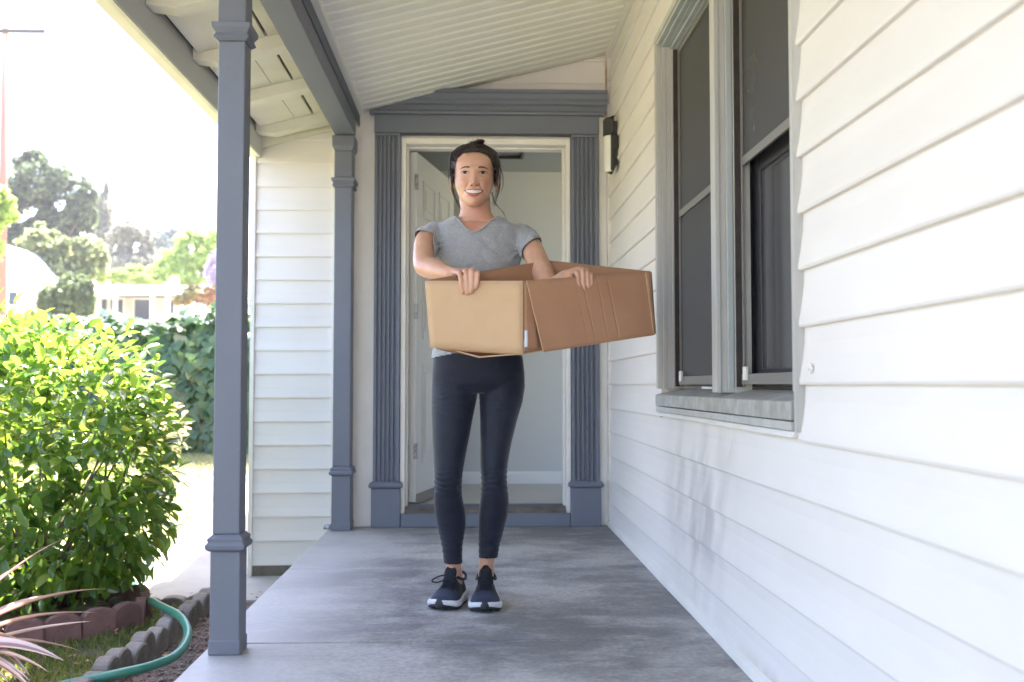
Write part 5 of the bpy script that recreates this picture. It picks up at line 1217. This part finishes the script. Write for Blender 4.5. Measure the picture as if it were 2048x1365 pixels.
# leggings ------------------------------------------------------------
mb = MB(); rows = [r for r in TORSO if 655 <= r[0]]; mb.rings(torso_rings(.0, rows)); mb.rings(torso_rings(0, LEGL, n=36, p=2.05)); mb.rings(torso_rings(0, LEGR, n=36, p=2.05))
def leg_post(co, me):
    nn = normals(me); c = co.astype(float).copy(); d = np.zeros(len(c)); zk = Z_(962)
    for i in range(len(c)):
        x, y, z = c[i]; k = math.exp(-((z - zk) / .05) ** 2) + .7 * math.exp(-((z - Z_(1090)) / .07) ** 2) + .5 * math.exp(-((z - Z_(800)) / .05) ** 2)
        d[i] = .0016 * k * math.sin(z * 330 + 5 * noise.noise(Vector((x * 20, y * 14, z * 9)))) * (.5 + abs(noise.noise(Vector((x * 18, y * 18, z * 18))))) + .0009 * noise.noise(Vector((x * 22, y * 22, z * 14)))
    c += nn * d[:, None]
    el = np.interp(c[:, 0], [at(889, 1120, Y=3.66).x, at(922, 1120, Y=3.66).x], [Z_(1119), Z_(1113)]); er = Z_(1104) * np.ones(len(c))
    dele = np.where(c[:, 0] < at(940, 1100, Y=3.66).x, c[:, 2] < Z_(1127, 905, 3.66), c[:, 2] < Z_(1115, 975, 3.66))
    return c, dele
legg = fuse('leggings', mb, .0036, M['legg'], per, it=12, fac=.6, post=leg_post)
legg.modifiers.new('sol', 'SOLIDIFY').thickness = .002
# front seam of the leggings
q = []
for py in (712, 730, 750, 770, 788, 800):
    a = at(957, py, Y=3.5); hit = bv2 if False else None; q.append((a.x, py))
bvl = BVHTree.FromPolygons([v.co.copy() for v in legg.data.vertices], [tuple(p.vertices) for p in legg.data.polygons]); pts = []
for x, py in q:
    h = bvl.ray_cast(Vector((x, 3.2, at(957, py, Y=3.54).z)), Vector((0, 1, 0)))
    if h[0] is not None: pts.append(h[0] - Vector((0, .0002, 0)))
if len(pts) > 2: MB().tube(smooth_path(pts, 3), .0011, 5).build('seam', M['legg'], per, smooth=True)
# shoes ---------------------------------------------------------------
M['shoe'] = fabric('navy_mesh', (.026, .032, .060), (.018, .023, .045), 300, .8, .7, .1); M['shoeb'] = fabric('black_knit', (.010, .011, .018), (.006, .007, .011), 200, .7, .75, .1)
M['mids'] = mat('white_midsole', (.62, .62, .64), .55, var=(.52, .52, .55), vscale=40, bump=.2, bscale=60); M['outs'] = mat('dark_outsole', (.022, .024, .03), .6, bump=.3, bscale=120)
def shoe(heel, toe, loop=0):
    heel, toe = Vector(heel), Vector(toe); d = (toe - heel); Ln = d.length; d.normalize(); s = Vector((d.y, -d.x, 0)) * -1; root = empty('shoe', tuple(heel), label='navy running shoe with white midsole' if False else None); root.parent = per; root.location = heel - per.location
    W = lambda u: np.interp(u, [0, .06, .2, .4, .6, .75, .88, .96, 1.0], [.022, .033, .040, .042, .051, .055, .049, .032, .010]); Zs = lambda u: np.interp(u, [0, .3, .6, .85, 1.0], [.004, .0, .0, .004, .016])
    P_ = lambda u, v, z: heel + d * (Ln * u) + s * v + Vector((0, 0, z))
    us = np.concatenate([np.linspace(0, .9, 22), np.linspace(.92, 1, 6)])
    def sole(z0, z1, g0, g1, name, m, ua=0, ub=1, par=root):
        rs = []; K = 20
        for zz, g in ((0, g0), (.35, (g0 + g1) / 2 + .002), (.8, g1), (1, g1 - .003)):
            r = []
            uu = us[(us >= ua) & (us <= ub)]
            for u in uu: r.append(P_(u, W(u) + g, Zs(u) + z0 + (z1(u) - z0) * zz))
            for u in uu[::-1]: r.append(P_(u, -W(u) - g, Zs(u) + z0 + (z1(u) - z0) * zz))
            rs.append(r)
        return MB().rings(rs).build(name, m, par, smooth=False, bevel=.002)
    sole(0, lambda u: .007, .000, .003, 'outsole', M['outs'])
    sole(.0075, lambda u: float(np.interp(u, [0, .3, .6, .9, 1], [.042, .038, .031, .026, .022])), .003, .006, 'midsole', M['mids'])
    # upper
    H = lambda u: float(np.interp(u, [0, .08, .2, .34, .42, .5, .62, .75, .88, .96, 1.0], [.068, .098, .088, .090, .108, .094, .073, .055, .044, .034, .022]))
    mu = MB(); rs = []; K = 22
    for u in us:
        w_ = W(u) + .001; h = H(u) ; zb = Zs(u) + .018; r = []
        for k in range(K + 1):
            a = math.pi * k / K; p = 2.5 if u > .6 else 2.1; cx = math.copysign(abs(math.cos(a)) ** (2 / p), math.cos(a)); sz = abs(math.sin(a)) ** (2 / (p * .85))
            nar = 1 - .18 * sz * (1 if u < .55 else .3); r.append(P_(u, w_ * cx * nar, zb + (h - zb) * sz))
        rs.append(r)
    mu.rings(rs); up = mu.build('upper', M['shoe'], root, smooth=True)
    up.data.materials.append(M['shoeb'])
    for p in up.data.polygons:
        c = p.center; u = (c - heel).dot(d) / Ln
        if u < .64 + .05 * math.cos(min(1.5, abs((c - heel).dot(s)) / .05) * 1.6): p.material_index = 1
    # tongue, collar, toe guard, laces
    rs = []
    for (u, z, w_) in ((.53, .088, .021), (.48, .108, .024), (.455, .120, .024), (.44, .131, .021), (.435, .137, .014)):
        rs.append([P_(u + .012, w_, z - .003), P_(u + .0, w_ * .6, z + .004), P_(u, 0, z + .007), P_(u + .0, -w_ * .6, z + .004), P_(u + .012, -w_, z - .006), P_(u - .02, 0, z - .004)])
    MB().rings(rs).build('tongue', M['shoeb'], root, smooth=True)
    cp = [P_(.43, .024, .098), P_(.32, .032, .088), P_(.16, .034, .084), P_(.04, .024, .096), P_(.0, .0, .104), P_(.04, -.024, .096), P_(.16, -.034, .084), P_(.32, -.032, .088), P_(.43, -.024, .098)]
    MB().tube(smooth_path(cp, 5), .0050, 8).build('collar_pad', M['shoeb'], root, smooth=True)
    rs = []
    for u, z0, z1, g in ((.90, .006, .030, .0), (.95, .008, .037, .0), (.985, .010, .040, .0), (1.01, .012, .036, 0), (1.025, .014, .028, 0)):
        ww = (.023, .021, .017, .013, .008)[int((u > .92)) + int(u > .96) + int(u > 1) + int(u > 1.02)]
        rs.append([P_(u, ww, z0), P_(u, ww, (z0 + z1) / 2 + .004), P_(u, ww * .5, z1 + .003), P_(u, -ww * .5, z1 + .003), P_(u, -ww, (z0 + z1) / 2 + .004), P_(u, -ww, z0)])
    MB().rings(rs).build('toe_guard', M['outs'], root, smooth=True)
    lb = MB()
    for i in range(6):
        u = .47 + .033 * i; z = H(u) + .0035; w_ = .021 - .001 * i
        lb.tube(smooth_path([P_(u + .012, w_ + .004, z - .007), P_(u, w_ * .5, z + .001), P_(u - .006, 0, z + .0025), P_(u, -w_ * .5, z + .001), P_(u + .012, -w_ - .004, z - .007)], 3), .0024, 6)
    for sg in ((1, -1) if loop else (1, -1)):
        L_ = .045 if (loop and sg == loop) else .004
        lb.tube(smooth_path([P_(.47, 0, .098), P_(.48, sg * .015, .104), P_(.50, sg * (.02 + L_ * .5), .100), P_(.53, sg * (.022 + L_), .084), P_(.54, sg * (.016 + L_ * .6), .080), P_(.50, sg * .012, .092)], 4), .0026, 6)
    lb.build('laces', M['shoeb'], root, smooth=True)
shoe((at(922, 1166, Z=.0).x, 3.735, 0), (at(878, 1223, Z=0).x, at(878, 1223, Z=0).y, 0), loop=-1)
shoe((at(971, 1166, Z=.0).x, 3.735, 0), (at(969.5, 1228, Z=0).x, at(969, 1228, Z=0).y, 0))

# ================================================================ cardboard box
def cardmat(name, c1, c2, rough=.75):
    m = mat(name, c1, rough, var=c2, vscale=7, bump=.25, bscale=35, spec=.25); return m
M['card'] = cardmat('tan_card', (.56, .375, .225), (.53, .35, .205)); M['cardb'] = cardmat('brown_card', (.41, .222, .130), (.375, .20, .117)); M['cardi'] = cardmat('inner_card', (.36, .19, .11), (.31, .16, .09)); M['carde'] = cardmat('card_edge', (.55, .36, .22), (.44, .27, .16))
box = empty('cardboard_box', tuple(at(1047, 708, Y=3.15)), label='open tan and brown cardboard moving box with creased hanging flap, held by the woman', cat='box')
A, B, C, D = at(850, 562, Y=3.25), at(1047, 562, Y=3.15), at(1301, 543, Y=3.30), at(1096, 521, Y=3.41)
A2, B2, C2, D2 = at(861, 696, Y=3.26), at(1048, 709, Y=3.165), at(1296, 668, Y=3.305), at(1098, 676, Y=3.41)
def panel(name, tl, tr, br, bl, th, m, nx=14, ny=8, disp=None, edge=None, side=1):
    tl, tr, br, bl = map(Vector, (tl, tr, br, bl)); nrm = (tr - tl).cross(bl - tl).normalized() * side; V = []; F = []
    for k in (0, 1):
        for j in range(ny + 1):
            for i in range(nx + 1):
                u, v = i / nx, j / ny; p = tl.lerp(tr, u).lerp(bl.lerp(br, u), v)
                dd = disp(u, v) if disp else (.0012 * noise.noise(p * 9))
                V.append(p + nrm * (dd - th * k))
    W = nx + 1; T = W * (ny + 1)
    for j in range(ny):
        for i in range(nx):
            a = j * W + i; F.append((a, a + 1, a + W + 1, a + W)); F.append((a + T, a + W + T, a + W + 1 + T, a + 1 + T))
    nm = len(F)
    for i in range(nx): F.append((i, i + T, i + 1 + T, i + 1)); a = ny * W + i; F.append((a, a + 1, a + 1 + T, a + T))
    for j in range(ny): a = j * W; F.append((a, a + W, a + W + T, a + T)); a = j * W + nx; F.append((a, a + T, a + W + T, a + W))
    o = mesh(name, V, F, m, box); bm = bmesh.new(); bm.from_mesh(o.data); bmesh.ops.recalc_face_normals(bm, faces=bm.faces); bm.to_mesh(o.data); bm.free()
    o.data.materials.append(edge or M['carde'])
    for i, p in enumerate(o.data.polygons):
        p.use_smooth = i < nm
        if i >= nm: p.material_index = 1
    return o
panel('front_panel', A, B, B2, A2, .004, M['card'], disp=lambda u, v: .0018 * math.sin(u * 5) * v + .0008 * noise.noise(Vector((u * 4, v * 4, 1))))
panel('side_panel', B + Vector((.002, .002, -.002)), C + Vector((-.004, .006, -.004)), C2 + Vector((-.004, .006, .006)), B2 + Vector((.002, .004, .004)), .004, M['cardi'])
panel('back_panel', C, D, D2, C2, .004, M['cardi'], side=1, disp=lambda u, v: .002 * noise.noise(Vector((u * 5, v * 3, 2))) - .003 * math.exp(-((u - .84) / .015) ** 2) - .002 * math.exp(-((u - .92) / .012) ** 2))
panel('side_panel', D, A + Vector((.004, .004, .002)), A2 + Vector((.004, .004, .002)), D2, .004, M['cardi'])
# the outer flap folded down over the right side, creased
fl_tl, fl_tr, fl_br, fl_bl = at(1052, 562, Y=3.140), at(1299, 543.5, Y=3.290), at(1308, 671, Y=3.285), at(1086, 705, Y=3.120)
def crease(u, v):
    d = 0
    for (u0, u1, a) in ((.375, .40, .0007), (.43, .465, .0015), (.555, .575, .0010), (.635, .67, .0016)): d += a * math.exp(-((u - (u0 + (u1 - u0) * v)) / .0055) ** 2)
    return d * min(1, v * 3 + .35) + .0035 * math.sin(u * 6.3) * v + .0016 * noise.noise(Vector((u * 5, v * 4, 9)))
fl = panel('hanging_flap', fl_tl, fl_tr, fl_br, fl_bl, .0045, M['cardb'], nx=200, ny=14, disp=crease, side=1)
# narrow folded strip at the right end, closing strip under the front corner, bottom flaps
panel('end_strip', at(1290, 546, Y=3.278), at(1302, 545, Y=3.30), at(1311, 668, Y=3.295), at(1306, 668, Y=3.275), .003, M['carde'], nx=3)
panel('corner_tab', at(1049, 566, Y=3.150), at(1064, 566, Y=3.155), at(1078, 697, Y=3.160), at(1049, 702, Y=3.152), .003, M['cardi'], nx=4)
panel('label', at(1049, 661, Y=3.146), at(1056, 661, Y=3.147), at(1056, 694, Y=3.147), at(1049, 695, Y=3.146), .0006, mat('paper_label', (.60, .62, .68), .6), nx=2, edge=mat('paper_edge', (.6, .6, .6), .6))
panel('bottom_flap', A2 + Vector((.02, .004, -.001)), B2 + Vector((-.004, .004, .0)), at(1047, 707, Y=3.22), at(960, 714, Y=3.26), .004, M['cardi'])
panel('bottom_flap', at(905, 699, Y=3.255), at(960, 714, Y=3.20), at(964, 713, Y=3.30), at(910, 700, Y=3.34), .004, M['carde'])
panel('bottom_flap', at(958, 713.5, Y=3.20), at(1046, 707, Y=3.17), at(1060, 702, Y=3.30), at(965, 712, Y=3.32), .004, M['carde'])
panel('bottom_flap', B2 + Vector((.01, .01, .006)), C2 + Vector((0, .0, .006)), D2 + Vector((.05, 0, .004)), at(1060, 700, Y=3.33), .004, M['cardi'])
